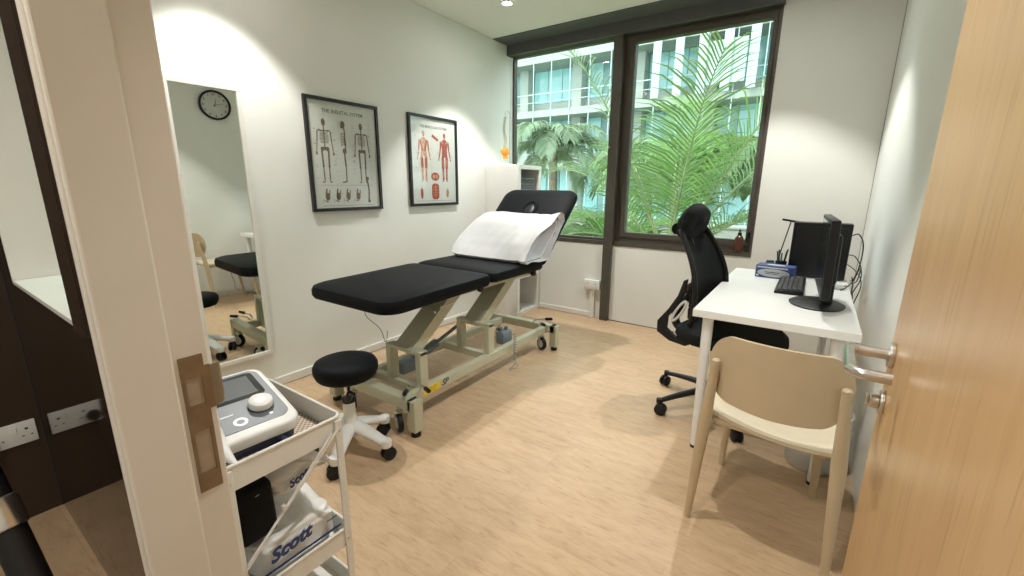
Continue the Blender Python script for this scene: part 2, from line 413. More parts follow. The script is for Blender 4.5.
for z in (.776,.886,.970): B('plate').lathe([(0,.0008),(.0042,.0006),(.0042,0)],(JX+.0022,-.084,z),12,'X').build('screw',t,(JX,-.083,.87))

# door leaf
DA=math.radians(1.6)
dt=thing('door_1','open light maple door leaf with steel lever handle beside the right wall','door',(2.800,-.05,0),-DA)
# local: face at x=0, leaf toward +x, length +y
dt['kind']='structure'
del dt['category']
B('door').box(0,.040,0.004,.90,.008,2.11,.002).build('leaf',dt,smooth=False)
hz=.918; hy=.842
hd=B('steel'); 
hd.cyl((-.009,hy,hz),(0,hy,hz),.026,n=32,bev=.002)
R=.0105; x1=-.066
pts=[(-.006,hy,hz),(-.052,hy,hz),(-.062,hy-.003,hz),(-.070,hy-.012,hz),(-.072,hy-.026,hz),(-.072,hy-.122,hz),(-.070,hy-.136,hz),(-.062,hy-.146,hz),(-.050,hy-.150,hz),(-.014,hy-.150,hz)]
hd.tube(pts,R,16,smooth=4); hd.build('door_handle',dt)
cy=B('steel'); cy.cyl((-.008,hy,hz-.103),(0,hy,hz-.103),.025,n=32,bev=.002); cy.cyl((-.024,hy,hz-.103),(-.008,hy,hz-.103),.015,n=24,bev=.002); cy.box(-.030,-.024,hy-.004,hy+.004,hz-.113,hz-.090,.001); cy.build('lock_cylinder',dt)

# corridor socket
def socket(name,label,loc,cat='socket'):
    t=thing(name,label,cat,loc)
    b=B('whitep'); b.box(0,.010,-.073,.073,-.043,.043,.003); b.build('face_plate',t)
    for s in (-1,1):
        b=B('whitep','ink'); b.m(0).box(.010,.0145,s*.036-.006 +(-.018 if s<0 else -.018),s*.036+.006-.018,.006,.028,.001)
        b.m(1); y=s*.036+.012
        b.box(.0098,.0104,y-.004,y+.004,.010,.018).box(.0098,.0104,y-.014,y-.008,-.014,-.010).box(.0098,.0104,y+.008,y+.014,-.014,-.010)
        b.build('outlet',t,smooth=False)
    return t
s_=socket('wall_socket','white double wall socket on the dark brown corridor wall',(XC,-.195,.345))
# plug in the left outlet (seen only in the gloss)
t=thing('power_plug','black round plug pushed into the left outlet of the corridor socket','plug',(XC+.0145,-.243,.335)); B('blackp').cyl((0,0,0),(.03,0,0),.022,.018,n=20,bev=.004).build('plug_body',t)
B('blackp').tube([(.03,0,0),(.045,0,-.02),(.045,-.01,-.12),(.03,-.05,-.335)],.0035,8,smooth=6).build('cord',t)
# leaning black pole with steel collar
t=thing('padded_pole','black padded pole with a chrome collar leaning at the dark corridor wall','pole',(0,0,0))
# ---------------------------------------------------------------- downlights
LP=[(.40,.80),(.574,2.614),(2.22,.84),(2.33,2.80)]
LW=[48,60,50,52]
for i,(x,y) in enumerate(LP):
    lab=['round recessed ceiling downlight above the mirror and trolley','round recessed ceiling downlight glowing near the window header above the couch','round recessed ceiling downlight above the beige chair','round recessed ceiling downlight above the office chair'][i]
    t=thing('downlight',lab,'downlight',(x,y,H),group='ceiling downlights')
    B('whitep').lathe([(.034,.002),(.034,-.004),(.046,-.006),(.050,-.002),(.050,.002)],n=32).build('trim_ring',t)
    B('led').lathe([(0,-.001),(.034,-.001)],n=32).build('lamp_diffuser',t)
    l=bpy.data.lights.new('spot_lamp','SPOT'); l.energy=LW[i]; l.spot_size=math.radians(86); l.spot_blend=.35; l.shadow_soft_size=.028; l.color=(1,.98,.93)
    o=bpy.data.objects.new('spot_lamp',l); COL.objects.link(o); o.location=(x,y,H-.012)
# unseen corridor fill light, added to brighten the floor and door jamb
l=bpy.data.lights.new('corridor_fill','SPOT'); l.energy=56; l.spot_size=math.radians(150); l.spot_blend=.6; l.shadow_soft_size=.05; l.color=(1,.93,.82)
o=bpy.data.objects.new('corridor_fill',l); COL.objects.link(o); o.location=(1.95,-.90,H-.02)
t=thing('downlight','unseen round downlight added in the corridor ceiling as fill light','downlight',(1.95,-.90,H),group='ceiling downlights')  # added fixture around the fill light, out of view
B('whitep').lathe([(.034,.002),(.034,-.004),(.046,-.006),(.050,-.002),(.050,.002)],n=32).build('trim_ring',t)
B('led').lathe([(0,-.001),(.034,-.001)],n=32).build('lamp_diffuser',t)
# ---------------------------------------------------------------- mirror
MA=.05
o0=Vector((0.0,.55,0)); 
t=thing('wall_mirror','tall white-framed mirror on the left wall beside the door jamb','mirror',(0.004,.565,.24),-MA)
ml,mh=.345,1.505
b=B('offwhite'); fw=.023
b.box(0,.026,0,ml,0,fw,.002).box(0,.026,0,ml,mh-fw,mh,.002).box(0,.026,0,fw,fw,mh-fw,.002).box(0,.026,ml-fw,ml,fw,mh-fw,.002)
b.box(.0,.012,fw,ml-fw,fw,mh-fw)
b.build('mirror_frame',t,smooth=False)
B('mirror').box(.0122,.016,fw,ml-fw,fw,mh-fw).build('mirror_glass',t,smooth=False)

# ---------------------------------------------------------------- posters
def poster(name,label,y0,y1,z0,z1,paint):
    t=thing(name,label,'framed poster',(0,(y0+y1)/2,z0),group='framed anatomy charts')
    w=(y1-y0); h=z1-z0; f=.021
    def L(b): return b
    b=B('frameblk'); 
    b.box(.001,.024,-w/2,w/2,0,f,.0015).box(.001,.024,-w/2,w/2,h-f,h,.0015).box(.001,.024,-w/2,-w/2+f,f,h-f,.0015).box(.001,.024,w/2-f,w/2,f,h-f,.0015)
    b.build('picture_frame',t,smooth=False)
    b=B('printpaper','boneink','greyink','muscle','muscle2','ink')
    b.box(.002,.010,-w/2+f,w/2-f,f,h-f)
    b.m(0)
    paint(b,w,h)
    b.build('print',t,smooth=False)
    B('pglass').box(.0165,.018,-w/2+f,w/2-f,f,h-f).build('picture_glass',t,smooth=False)
MT=Matrix(((0,0,1,0),(1,0,0,0),(0,1,0,0),(0,0,0,1)))  # text plane: x->y, y->z, normal->x
def onwall(y,z,x=.0101): return Matrix.Translation((x,y,z))@MT
def strip(b,pts,wd,x=.0104):
    for (a,c) in zip(pts,pts[1:]):
        ax,az=a; cx,cz=c; d=math.hypot(cx-ax,cz-az) or 1; nx,nz=-(cz-az)/d*wd/2,(cx-ax)/d*wd/2
        b.prism([(ax+nx,az+nz),(ax-nx,az-nz),(cx-nx,cz-nz),(cx+nx,cz+nz)],.0099,x,'YZ')
def ell(b,cy,cz,ry,rz,n=14,x=.0106):
    b.prism([(cy+ry*math.cos(2*PI*k/n),cz+rz*math.sin(2*PI*k/n)) for k in range(n)],.0099,x,'YZ')
def skel(b,cy,top,k,mi,side=False,full=False):
    b.m(mi); T=lambda y,z:(cy+y*k,top-z*k)
    ell(b,cy,top-.060*k,(.042 if side else .034)*k,.056*k)
    if side:
        ell(b,cy-.02*k,top-.10*k,.022*k,.02*k)
        strip(b,[T(.02,.11),T(.03,.2),T(.012,.32),T(.03,.42),T(.02,.5)],.022*k)
        for q in range(8):
            z=.20+.026*q; strip(b,[T(.03,z-.015),T(-.03-.012*math.sin(q*.4),z),T(-.05,z+.02)],.009*k)
        ell(b,cy+.005*k,top-.48*k,.038*k,.045*k)
        strip(b,[T(.0,.5),T(.012,.73)],.030*k); strip(b,[T(.012,.73),T(.008,.96)],.022*k); strip(b,[T(-.075,.985),T(.02,.97)],.022*k)
        strip(b,[T(.02,.19),T(.04,.36),T(.0,.50)],.014*k); return
    strip(b,[T(0,.1),T(0,.47)],.020*k)
    strip(b,[T(-.105,.185),T(.105,.185)],.016*k)
    if full:
        b.prism([T(-.11,.17),T(.11,.17),T(.075,.34),T(.085,.49),T(-.085,.49),T(-.075,.34)],.0099,.0103,'YZ')
        ell(b,*T(0,.16),.06*k,.03*k)
    else:
        for q in range(9):
            z=.205+.020*q; w=(.062+.018*math.sin(q*.38)); strip(b,[T(-w,z+.010),T(0,z),T(w,z+.010)],.0085*k)
        for s in (-1,1): strip(b,[T(s*.055,.20),T(s*.085,.17)],.02*k)
    for s in (-1,1):
        ell(b,*T(s*.038,.465),.040*k,.032*k)
        aw=.044 if full else .020; lw=.078 if full else .030
        strip(b,[T(s*.112,.185),T(s*.128,.345)],aw*k); strip(b,[T(s*.128,.345),T(s*(.165 if full else .145),.50)],aw*.8*k)
        ell(b,*T(s*(.175 if full else .150),.535),.016*k,.030*k)
        strip(b,[T(s*.060,.49),T(s*.052,.73)],lw*k); ell(b,*T(s*.052,.735),.020*k,.020*k)
        strip(b,[T(s*.052,.74),T(s*.048,.96)],lw*.72*k); strip(b,[T(s*.040,.975),T(s*.085,.985)],.020*k)
def paint1(b,w,h):
    b.m(2).text('THE SKELETAL SYSTEM',.030,onwall(0,h-.078),bold=.0006)
    for cy,sd in ((-.150,0),(-.010,1),(.130,0)): skel(b,cy,h-.125,.40,1,side=bool(sd))
    b.m(2); strip(b,[(-.215,.168),(.2,.168)],.0015)
    for y in (-.160,-.080,-.005,.075):
        b.m(1); ell(b,y,.095,.017,.026); strip(b,[(y-.010,.110),(y-.002,.145)],.010); strip(b,[(y+.014,.105),(y+.018,.135)],.007); strip(b,[(y-.020,.07),(y+.0,.06)],.007)
        b.m(2); strip(b,[(y-.032,.055),(y-.032,.08)],.003)
    b.m(1); strip(b,[(.158,.21),(.168,.13),(.162,.06)],.013); ell(b,.160,.215,.013,.013); ell(b,.165,.06,.011,.011)
    random.seed(3)
    b.m(2)
    for k in range(54):
        c=random.choice((-.150,-.01,.130)); y=c+random.choice((-1,1))*random.uniform(.060,.070); z=random.uniform(.20,h-.13)
        strip(b,[(y-.007,z),(y+.007,z)],.0018)
    strip(b,[(-.2,.035),(.2,.035)],.002)
def paint2(b,w,h):
    b.m(2).text('THE MUSCULAR SYSTEM',.028,onwall(0,h-.085),bold=.0006)
    skel(b,-.115,h-.115,.40,4,full=True); skel(b,.125,h-.115,.40,3,full=True)
    for s in (-1,1):
        c=-.115; b.m(3); strip(b,[(c+s*.022,h-.32),(c+s*.020,h-.40)],.020,.0109); strip(b,[(c+s*.034,h-.19),(c+s*.012,h-.27)],.014,.0109); strip(b,[(c+s*.048,h-.20),(c+s*.055,h-.27)],.008,.0109)
        c=.125; b.m(4); strip(b,[(c+s*.010,h-.20),(c+s*.040,h-.19)],.010,.0109); strip(b,[(c+s*.024,h-.33),(c+s*.020,h-.38)],.005,.0109); strip(b,[(c+s*.020,h-.43),(c+s*.019,h-.48)],.006,.0109)
    b.m(3); strip(b,[(-.020,h-.145),(.05,h-.180)],.022); ell(b,.005,.235,.048,.034)
    b.m(4); ell(b,-.012,.235,.013,.018,x=.0109); ell(b,.022,.235,.013,.018,x=.0109)
    b.m(3); b.prism(rrect(-.037,.047,.050,.180,.03),.0099,.0106,'YZ')
    b.m(4); strip(b,[(.005,.065),(.005,.165)],.006,.0109)
    for q in range(4): strip(b,[(-.022,.085+.022*q),(.032,.085+.022*q)],.004,.0109)
    b.m(3); ell(b,-.15,.10,.014,.045); b.m(4); strip(b,[(-.15,.14),(-.15,.16)],.008)
    ell(b,.15,.10,.018,.040); b.m(3); strip(b,[(.145,.07),(.155,.13)],.006,.0109)
    b.m(2); strip(b,[(-.21,.04),(.21,.04)],.002)
    random.seed(5)
    for k in range(44):
        c=random.choice((-.115,.125)); y=c+random.choice((-1,1))*random.uniform(.080,.088); z=random.uniform(.19,h-.14)
        strip(b,[(y-.006,z),(y+.006,z)],.0018)
poster('framed_chart','black-framed skeleton anatomy chart on the left wall, nearest the mirror',1.275,1.822,1.073,1.779,paint1)
poster('framed_chart','black-framed red muscle anatomy chart on the left wall, above the couch',2.105,2.655,1.080,1.784,paint2)

# ---------------------------------------------------------------- wall clock
t=thing('wall_clock','round black-rimmed wall clock on the right wall, seen in the mirror','clock',(W,1.66,2.06))
r=.148
B('blackp').lathe([(0,0),(r,0),(r,.03),(r-.012,.034),(r-.018,.028),(r-.018,.012)],n=40,mtx=Matrix.Rotation(-PI/2,4,'Y')).build('clock_rim',t)
b=B('clockface','ink'); b.lathe([(0,.0122),(r-.017,.0122),(r-.017,.010)],n=40,mtx=Matrix.Rotation(-PI/2,4,'Y'))
CT=Matrix(((0,0,-1,0),(-1,0,0,0),(0,1,0,0),(0,0,0,1)))
b.m(1)
for k in range(12):
    a=math.radians(90-30*(k+1)); rr=r-.040
    b.text(str(k+1),.030,Matrix.Translation((-.0126,-rr*math.cos(a),rr*math.sin(a)))@CT,bold=.0006)
for k in range(60):
    a=2*PI*k/60; r1=r-.021
    b.prism([(-(r1)*math.cos(a)+.0006*math.sin(a),r1*math.sin(a)+.0006*math.cos(a)),(-(r1)*math.cos(a)-.0006*math.sin(a),r1*math.sin(a)-.0006*math.cos(a)),(-(r1-.005)*math.cos(a)-.0006*math.sin(a),(r1-.005)*math.sin(a)-.0006*math.cos(a)),(-(r1-.005)*math.cos(a)+.0006*math.sin(a),(r1-.005)*math.sin(a)+.0006*math.cos(a))],-.0129,-.0121,'YZ')
b.build('clock_dial',t,smooth=False)
def hand(ang,l,wd,x):
    a=math.radians(90-ang); u=Vector((0,-math.cos(a),math.sin(a))); n=Vector((0,-u.z,u.y))
    P=[-u*.02+n*wd,-u*.02-n*wd,u*l-n*wd*.5,u*l+n*wd*.5]
    return [(p.y,p.z) for p in P]
b=B('ink'); b.prism(hand(345,.065,.003,0),-.0165,-.015,'YZ'); b.build('hour_hand',t,smooth=False)
b=B('ink'); b.prism(hand(285,.10,.0022,0),-.0185,-.017,'YZ'); b.lathe([(0,-.002),(.005,-.002),(.005,.006),(0,.006)],(-.0165,0,0),12,'X'); b.build('minute_hand',t,smooth=False)

# ---------------------------------------------------------------- treatment couch
cx0,cx1=.415,1.105; ccx=(cx0+cx1)/2
ct=thing('treatment_couch','black padded three-section treatment couch on a cream wheeled frame','treatment couch',(ccx,1.6,0))
OFF=(ccx,1.6,0)
def cushion(x0,x1,y0,y1,th,r,bow=0,mtx=None,hole=None,sag=0):
    b=B('black'); P=rrect(x0,x1,y0,y1,r,8)
    cxm,cym=(x0+x1)/2,(y0+y1)/2
    bb=bmesh.new(); prof=[(.026,0),(.008,.006),(0,.022),(0,th-.028),(.008,th-.010),(.030,th-.001),(.08,th+.003)]
    rings=[]
    def inset(P,d):
        out=[]
        n=len(P)
        for i,(x,y) in enumerate(P):
            # push toward the centre rectangle
            hx=(x1-x0)/2; hy=(y1-y0)/2
            out.append((cxm+(x-cxm)*(hx-d)/hx, cym+(y-cym)*(hy-d)/hy))
        return out
    for d,z in prof: rings.append([bb.verts.new((x,y,z)) for x,y in inset(P,d)])
    n=len(P)
    for a,c in zip(rings,rings[1:]):
        for k in range(n): bb.faces.new((a[k],a[(k+1)%n],c[(k+1)%n],c[k]))
    bb.faces.new(rings[0][::-1]); bb.faces.new(rings[-1])
    if mtx is not None: bb.transform(mtx)
    return b.merge(bb)
def tilt(y,z,deg,x=0): return Matrix.Translation((0,y,z))@Matrix.Rotation(math.radians(deg),4,'X')
cushion(cx0,cx1,0,.80,.078,(.05,.05,.10,.10),mtx=tilt(.935,.640,1.0)).build('leg_section',ct,OFF)
cushion(cx0,cx1,0,.59,.072,(.03,.03,.04,.04),mtx=tilt(1.745,.660,0)).build('seat_section',ct,OFF)
BT=42.5
bm_=tilt(2.350,.676,BT)
br=cushion(cx0,cx1,0,.745,.062,(.09,.09,.03,.03),mtx=bm_).build('backrest',ct,OFF)
b=B('black'); b.lathe([(.0,.066),(.045,.066),(.056,.070),(.066,.078),(.074,.076),(.080,.064)],(0,0,0),28,sx=.85,sy=1.25,mtx=None); b.xf(bm_@Matrix.Translation((ccx+.0,.50,.0))); b.build('face_hole_rim',ct,OFF)
b=B('blackp'); b.lathe([(.0,.072),(.030,.071),(.044,.067),(.046,.060)],n=28,sx=.85,sy=1.25); b.xf(bm_@Matrix.Translation((ccx,.50,0))); b.build('face_hole_plug',ct,OFF)
fr='couchfr'
# sub frames under cushions
b=B(fr); wframe_y=(1.76,2.34)
for x in (.62,1.0): b.box(x-.018,x+.018,1.56,2.34,.620,.660,.003)
b.box(.62,1.0,1.60,1.64,.624,.656).box(.62,1.0,2.28,2.32,.624,.656)
b.build('seat_frame',ct,OFF,smooth=False)
b=B(fr)
for x in (.60,.95): b.box(x-.015,x+.015,.06,.60,-.03,-.002,.003,mtx=bm_)
b.box(.60,.95,.30,.33,-.03,-.004,mtx=bm_)
b.build('backrest_frame',ct,OFF,smooth=False)
b=B(fr); T1=tilt(.935,.640,1.0)
for x in (.62,.95): b.box(x-.015,x+.015,.10,.60,-.028,-.001,.003,mtx=T1)
b.box(.62,.95,.30,.33,-.026,-.003,mtx=T1)
b.build('leg_frame',ct,OFF,smooth=False)
# base rails
RX0,RX1=.62,1.03
for rx in (RX0,RX1):
    b=B(fr); b.box(rx-.022,rx+.022,1.06,2.50,.13,.185,.004); b.build('base_rail',ct,OFF,smooth=False)
for yy in (1.20,1.79):
    b=B(fr); b.box(RX0,RX1,yy-.02,yy+.02,.135,.178); b.build('cross_bar',ct,OFF,smooth=False)
for yy in (1.045,2.50):
    b=B(fr); b.box(.47,RX1+.10,yy-.03,yy+.03,.14,.20,.005); b.build('end_beam',ct,OFF,smooth=False)
def foot(x,y):
    b=B(fr); b.box(x-.028,x+.028,y-.03,y+.03,.030,.20,.005); f=b.build('foot_post',ct,OFF,smooth=False)
    b=B('blackp'); b.cyl((x,y,0),(x,y,.034),.026,.022,n=20,bev=.003); b.build('rubber_foot',f,OFF)
for (x,y) in ((RX1+.10,1.045),(RX1+.085,2.50),(.46,1.045),(.46,2.50)): foot(x,y)
def castor(par,x,y,r,yaw,off,zc=None,forkmat=fr,zt=.14,twin=False,wm='greyw',tyre='blackp',w=.022):
    zc=r if zc is None else zc
    b=B(forkmat); Rm=Matrix.Translation((x,y,0))@Matrix.Rotation(yaw,4,'Z')
    s=.012
    b.cyl((0,0,zc+r+.004),(0,0,zt),.010,n=12); b.box(-.018,.018,-.6*w-.006,.6*w+.006,zc+r+.002,zc+r+.010,.002)
    for q in (-1,1): b.prism([(-.012,zc+r+.006),(.012,zc+r+.006),(s+.005,zc-.004),(s-.005,zc-.004)],q*(.6*w+.002)-.002,q*(.6*w+.002)+.002,'XZ')
    b.xf(Rm); c=b.build('castor',par,off)
    b=B(tyre,wm); b.lathe([(r*.62,-w*.45),(r*.93,-w*.45),(r,-w*.25),(r,w*.25),(r*.93,w*.45),(r*.62,w*.45)],(s,0,zc),24,'Y')
    b.m(1).lathe([(0,-w*.55),(r*.60,-w*.55),(r*.66,-w*.44),(r*.66,w*.44),(r*.60,w*.55),(0,w*.55)],(s,0,zc),24,'Y')
    b.xf(Rm); b.build('wheel',c,off)
castor(ct,RX1-.01,1.03,.050,-.5,OFF,w=.03); castor(ct,.62,1.04,.048,-.5,OFF,w=.03); castor(ct,RX1-.01,2.46,.048,-.4,OFF,w=.03); castor(ct,.62,2.46,.048,2.6,OFF,w=.03)
# upright posts with bridge plates, slanted lift arms
PL=.79
for yy in (1.20,1.79):
    for x in (PL,RX1-.005):
        b=B(fr); b.box(x-.02,x+.02,yy-.028,yy+.028,.178,.385,.004); b.build('upright_post',ct,OFF,smooth=False)
    b=B(fr); b.box(PL-.02,RX1+.015,yy-.025,yy+.025,.362,.382,.003); b.build('bridge_plate',ct,OFF,smooth=False)
for (ya,yb) in ((1.23,1.62),(1.82,2.21)):
    b=B(fr)
    for x in (.82,.94):
        b.prism([(ya-.055,.355),(ya+.05,.35),(yb+.035,.63),(yb-.045,.655)],x-.010,x+.010,'YZ',bev=0)
    b.prism([(ya-.05,.36),(ya-.03,.35),(yb-.025,.645),(yb-.045,.655)],.82,.94,'YZ')
    b.prism([(ya+.03,.345),(ya+.05,.35),(yb+.035,.63),(yb+.015,.64)],.82,.94,'YZ')
    b.cyl((PL,ya,.372),(1.0,ya,.372),.012,n=12); b.cyl((.64,yb,.64),(1.0,yb,.64),.012,n=12)
    b.build('lift_arm',ct,OFF,smooth=False)
b=B('motor'); b.cyl((.72,1.36,.17),(.72,1.62,.24),.030,n=20,bev=.004); b.cyl((.72,1.60,.235),(.72,1.86,.31),.012,n=12); b.box(.685,.755,1.30,1.42,.13,.21,.014); b.build('actuator',ct,OFF)
b=B('motor'); b.box(.92,.99,2.00,2.11,.16,.25,.012); b.cyl((.955,2.02,.25),(.955,2.02,.285),.012,n=12); b.cyl((.955,2.08,.25),(.955,2.08,.275),.012,n=12); b.build('control_box',ct,OFF)
def pedal(x,y,dx,dy,z=.225):
    b=B('chrome'); b.tube([(x,y,z-.03),(x+dx*.35,y+dy*.35,z),(x+dx,y+dy,z+.006)],.006,8); p=b.build('foot_pedal',ct,OFF)
    d=Vector((dx,dy,0)).normalized()*.055
    B('blackp').cyl((x+dx,y+dy,z+.006),(x+dx+d.x,y+dy+d.y,z+.012),.012,.011,n=14,bev=.004).build('pedal_grip',p,OFF)
pedal(1.02,1.12,.05,-.07); pedal(1.06,1.15,.07,-.03); pedal(.95,2.44,.10,.03,.24); pedal(1.02,2.42,.06,-.05,.235); pedal(.52,2.44,.04,-.09,.24)
# clamps under the seat (levers)
for P_ in ([(.98,1.60,.63),(1.0,1.50,.585),(1.0,1.38,.58)],[(.86,1.52,.62),(.88,1.42,.565),(.98,1.36,.555)]): B('steel').tube(P_,.005,8).build('release_lever',ct,OFF)
for y in (1.70,2.31):
    b=B('blackp'); b.cyl((1.02,y,.632),(1.045,y,.632),.022,n=16,bev=.004); b.build('hinge_knob',ct,OFF)
# sticker
b=B('yellow','ink','white'); X=RX1+.0222
b.box(X,X+.0006,1.18,1.305,.136,.180)
b.m(1).text('SP',.05,Matrix.Translation((X+.0005,1.345,.158))@MT,bold=.0012,shear=.3)
for k in range(5): b.box(X+.0006,X+.0009,1.195,1.28-.01*(k%2),.170-.007*k,.1715-.007*k)
b.m(2); 
b.build('warning_sticker',ct,OFF,smooth=False)
# coiled handset cable
pts=[]
for k in range(90):
    a=k*2*PI/8; z=.26-.0024*k
    pts.append((1.075+.010*math.cos(a),2.02+.010*math.sin(a),z))
pts=[(1.03,2.05,.24)]+pts+[(1.075,1.99,.03),(1.06,1.97,.012),(1.08,2.02,.008),(1.07,2.07,.02)]
B('cable').tube(pts,.0028,6).build('coiled_cable',ct,OFF)
B('cable').tube([(.86,.985,.655),(.87,.99,.60),(.93,1.02,.54),(.93,1.05,.46),(.70,1.25,.42)],.0022,6,smooth=8).build('power_cord',ct,OFF)

# ---------------------------------------------------------------- pillow
pt=thing('pillow','plump white plastic-covered pillow leaning on the raised couch backrest','pillow',(.74,2.2,.737))
# section in (y,z): closed loop, lying against the backrest
def psec(u,k):   # k scales softness
    pass
base=[(yy_-.030,zz_-(.006 if zz_>.9 else 0)) for yy_,zz_ in [(2.10,.738),(2.17,.737),(2.27,.737),(2.36,.742),(2.41,.785),(2.47,.840),(2.54,.905),(2.59,.955),(2.61,1.005),(2.58,1.045),(2.51,1.050),(2.43,1.025),(2.34,.980),(2.25,.920),(2.17,.855),(2.11,.795),(2.08,.757)]]
n=len(base)
def pil(i,j):
    x=.43+ (1.085-.43)*i
    e=min(i,1-i)
    sc_=1-.25*math.exp(-i/.05) if i<.5 else 1-.07*math.exp(-(1-i)/.05)
    k=(j*n)%n; a=base[int(k)%n]; c=base[(int(k)+1)%n]; f=k-int(k)
    y=a[0]+(c[0]-a[0])*f; z=a[1]+(c[1]-a[1])*f
    cy,cz=2.29,.85
    w=.006*math.sin(7*i+5*y*2)+.006*math.exp(-((i-.82+.5*(z-.85))/.05)**2)-.005*math.exp(-((i-.70-.6*(z-.9))/.035)**2)+.005*math.exp(-((i-.28-.3*(z-.9))/.04)**2)+.0015*math.sin(40*i-30*y)*i
    up=max(0,min(1,(z-.76)/.08)); front= 1 if (z-.74)>(y-2.33)*1.0+.03 else 0
    z2=cz+(z-cz)*sc_; y2=cy+(y-cy)*sc_
    if z2<.738: z2=.738
    return Vector((x,y2-w*up*front,z2+w*up*front*.6))
b=B('pillow')
bb=bmesh.new(); NU,NV=60,n*4; G=[[bb.verts.new(pil(i/NU,j/NV)) for j in range(NV)] for i in range(NU+1)]
for i in range(NU):
    for j in range(NV): bb.faces.new((G[i][j],G[i+1][j],G[i+1][(j+1)%NV],G[i][(j+1)%NV]))
bb.faces.new(G[0][::-1])
# right end: cover turned in, a recess showing the filling
last=G[NU]; cen=Vector((1.085,2.29,.90)); inn=[bb.verts.new((1.085,v.co.y+(cen.y-v.co.y)*.10,v.co.z+(cen.z-v.co.z)*.10)) for v in last]
inn2=[bb.verts.new((1.005,v.co.y+(cen.y-v.co.y)*.16,v.co.z+(cen.z-v.co.z)*.16)) for v in last]
for a,c in ((last,inn),(inn,inn2)):
    for j in range(NV): bb.faces.new((a[j],c[j],c[(j+1)%NV],a[(j+1)%NV]))
bb.faces.new(inn2)
bmesh.ops.recalc_face_normals(bb,faces=bb.faces[:])
b.merge(bb); b.build('cushion_filling',pt,(.74,2.2,.737),ang=70)
b=B('pillow')
def flap(u,v):
    # sleeve of the plastic cover running on past the filling, open at the end
    k=(u*n)%n; a=base[int(k)%n]; c=base[(int(k)+1)%n]; f=k-int(k)
    y=a[0]+(c[0]-a[0])*f; z=a[1]+(c[1]-a[1])*f
    s=1.0+.02*v; y=2.29+(y-2.29)*s; z=.85+(z-.85)*s
    w=.010*v*math.sin(11*u*2*PI/2)+.005*v*math.sin(25*u)
    return Vector((1.078+.055*v+.016*v*math.sin(2*PI*u*2),y,max(.7385,z+w)))
b.grid(flap,68,5,thick=.0012); 
b.build('cover_flap',pt,(.74,2.2,.737),ang=70)

# ---------------------------------------------------------------- stool
sx,sy=.985,.775
st=thing('swivel_stool','round black-seated stool on a white five-star castor base beside the couch','stool',(sx,sy,0))
b=B('black'); b.lathe([(0,.392),(.125,.392),(.132,.400),(.141,.422),(.141,.446),(.132,.463),(.110,.472),(.06,.474),(0,.474)],n=48); b.build('seat',st)
b=B('chrome'); b.cyl((0,0,.27),(0,0,.40),.014); b.build('gas_piston',st)
b=B('blackp'); b.cyl((0,0,.262),(0,0,.285),.031,n=24,bev=.004); b.build('column_collar',st)
b=B('whitep'); b.lathe([(0,.10),(.042,.10),(.034,.14),(.028,.20),(.026,.265),(0,.265)],n=24); b.build('column',st)
b=B('blackp'); b.tube([(.01,-.0,.398),(.055,-.03,.385),(.075,-.045,.355)],.006,8); b.lathe([(0,-.03),(.012,-.028),(.017,-.01),(.014,.02),(0,.028)],n=14,mtx=Matrix.Translation((.085,-.052,.335))@Matrix.Rotation(.5,4,'Y')); b.build('height_lever',st)
def starleg(par,mat_,a,r,z0,z1,w0,w1,cast):
    b=B(mat_)
    def f(u,v):
        x=.02+(r-.02)*u; w=w0+(w1-w0)*u; ang=2*PI*v
        zc=z0+(z1-z0)*(u**1.3); h=.028-.012*u
        return Vector((x,w*math.cos(ang),zc+h*math.sin(ang)))
    b.grid(f,8,16); b.lathe([(0,-.5),(w1*.9,-.5),(w1,.0),(w1*.9,.5),(0,.5)],(r,0,z1),16,mtx=Matrix.Scale(.034,4,(0,0,1)))
    b.xf(Matrix.Rotation(a,4,'Z')); L=b.build('base_leg',par)
    return L
def twin(par,x,y,r,yaw,zt,name='castor'):
    Rm=Matrix.Translation((x,y,0))@Matrix.Rotation(yaw,4,'Z')
    b=B('blackp'); b.cyl((0,0,r*1.3),(0,0,zt),.006,n=10)
    for q in (-1,1): b.lathe([(0,-.009),(r*.8,-.009),(r,-.005),(r,.006),(r*.85,.009),(0,.009)],(.010,q*.014,r),22,'Y')
    b.prism([(-.012,r*1.2),(.0,r*1.9),(.022,r*1.9),(.03,r*1.2),(.02,r*.6),(.0,r*.6)],-.004,.004,'XZ')
    b.xf(Rm); b.build(name,par)
for k in range(5):
    a=math.radians(16+72*k); starleg(st,'whitep',a,.19,.140,.085,.038,.027,None)
    twin(st,.19*math.cos(a),.19*math.sin(a),.031,a+1.1+k,.085)

# ---------------------------------------------------------------- cabinet with towels
kx,ky0,ky1,kz=.385,3.075,D-.016,1.432
kt=thing('shelf_cabinet','tall narrow white cube shelf cabinet in the corner by the window','cabinet',(kx/2,ky0,0))
KO=(kx/2,ky0,0); e=.036
b=B('white'); b.box(.004,kx,ky0,ky0+e,0.0,kz,.0015).box(.004,kx,ky1-e,ky1,0,kz,.0015).box(.004,kx,ky0+e,ky1-e,kz-e,kz,.0015).box(.004,kx,ky0+e,ky1-e,0.0,e,.0015)
b.build('carcass',kt,KO,smooth=False)
for k in range(3):
    z=e+(kz-2*e)*(k+1)/4-.008; B('white').box(.004,kx-.002,ky0+e+.0005,ky1-e-.0005,z,z+.016).build('shelf',kt,KO,smooth=False)
B('white').box(.004,.010,ky0+e+.001,ky1-e-.001,e,kz-e).build('back_panel',kt,KO,smooth=False)
zsh=e+(kz-2*e)*3/4+.008
zz=zsh
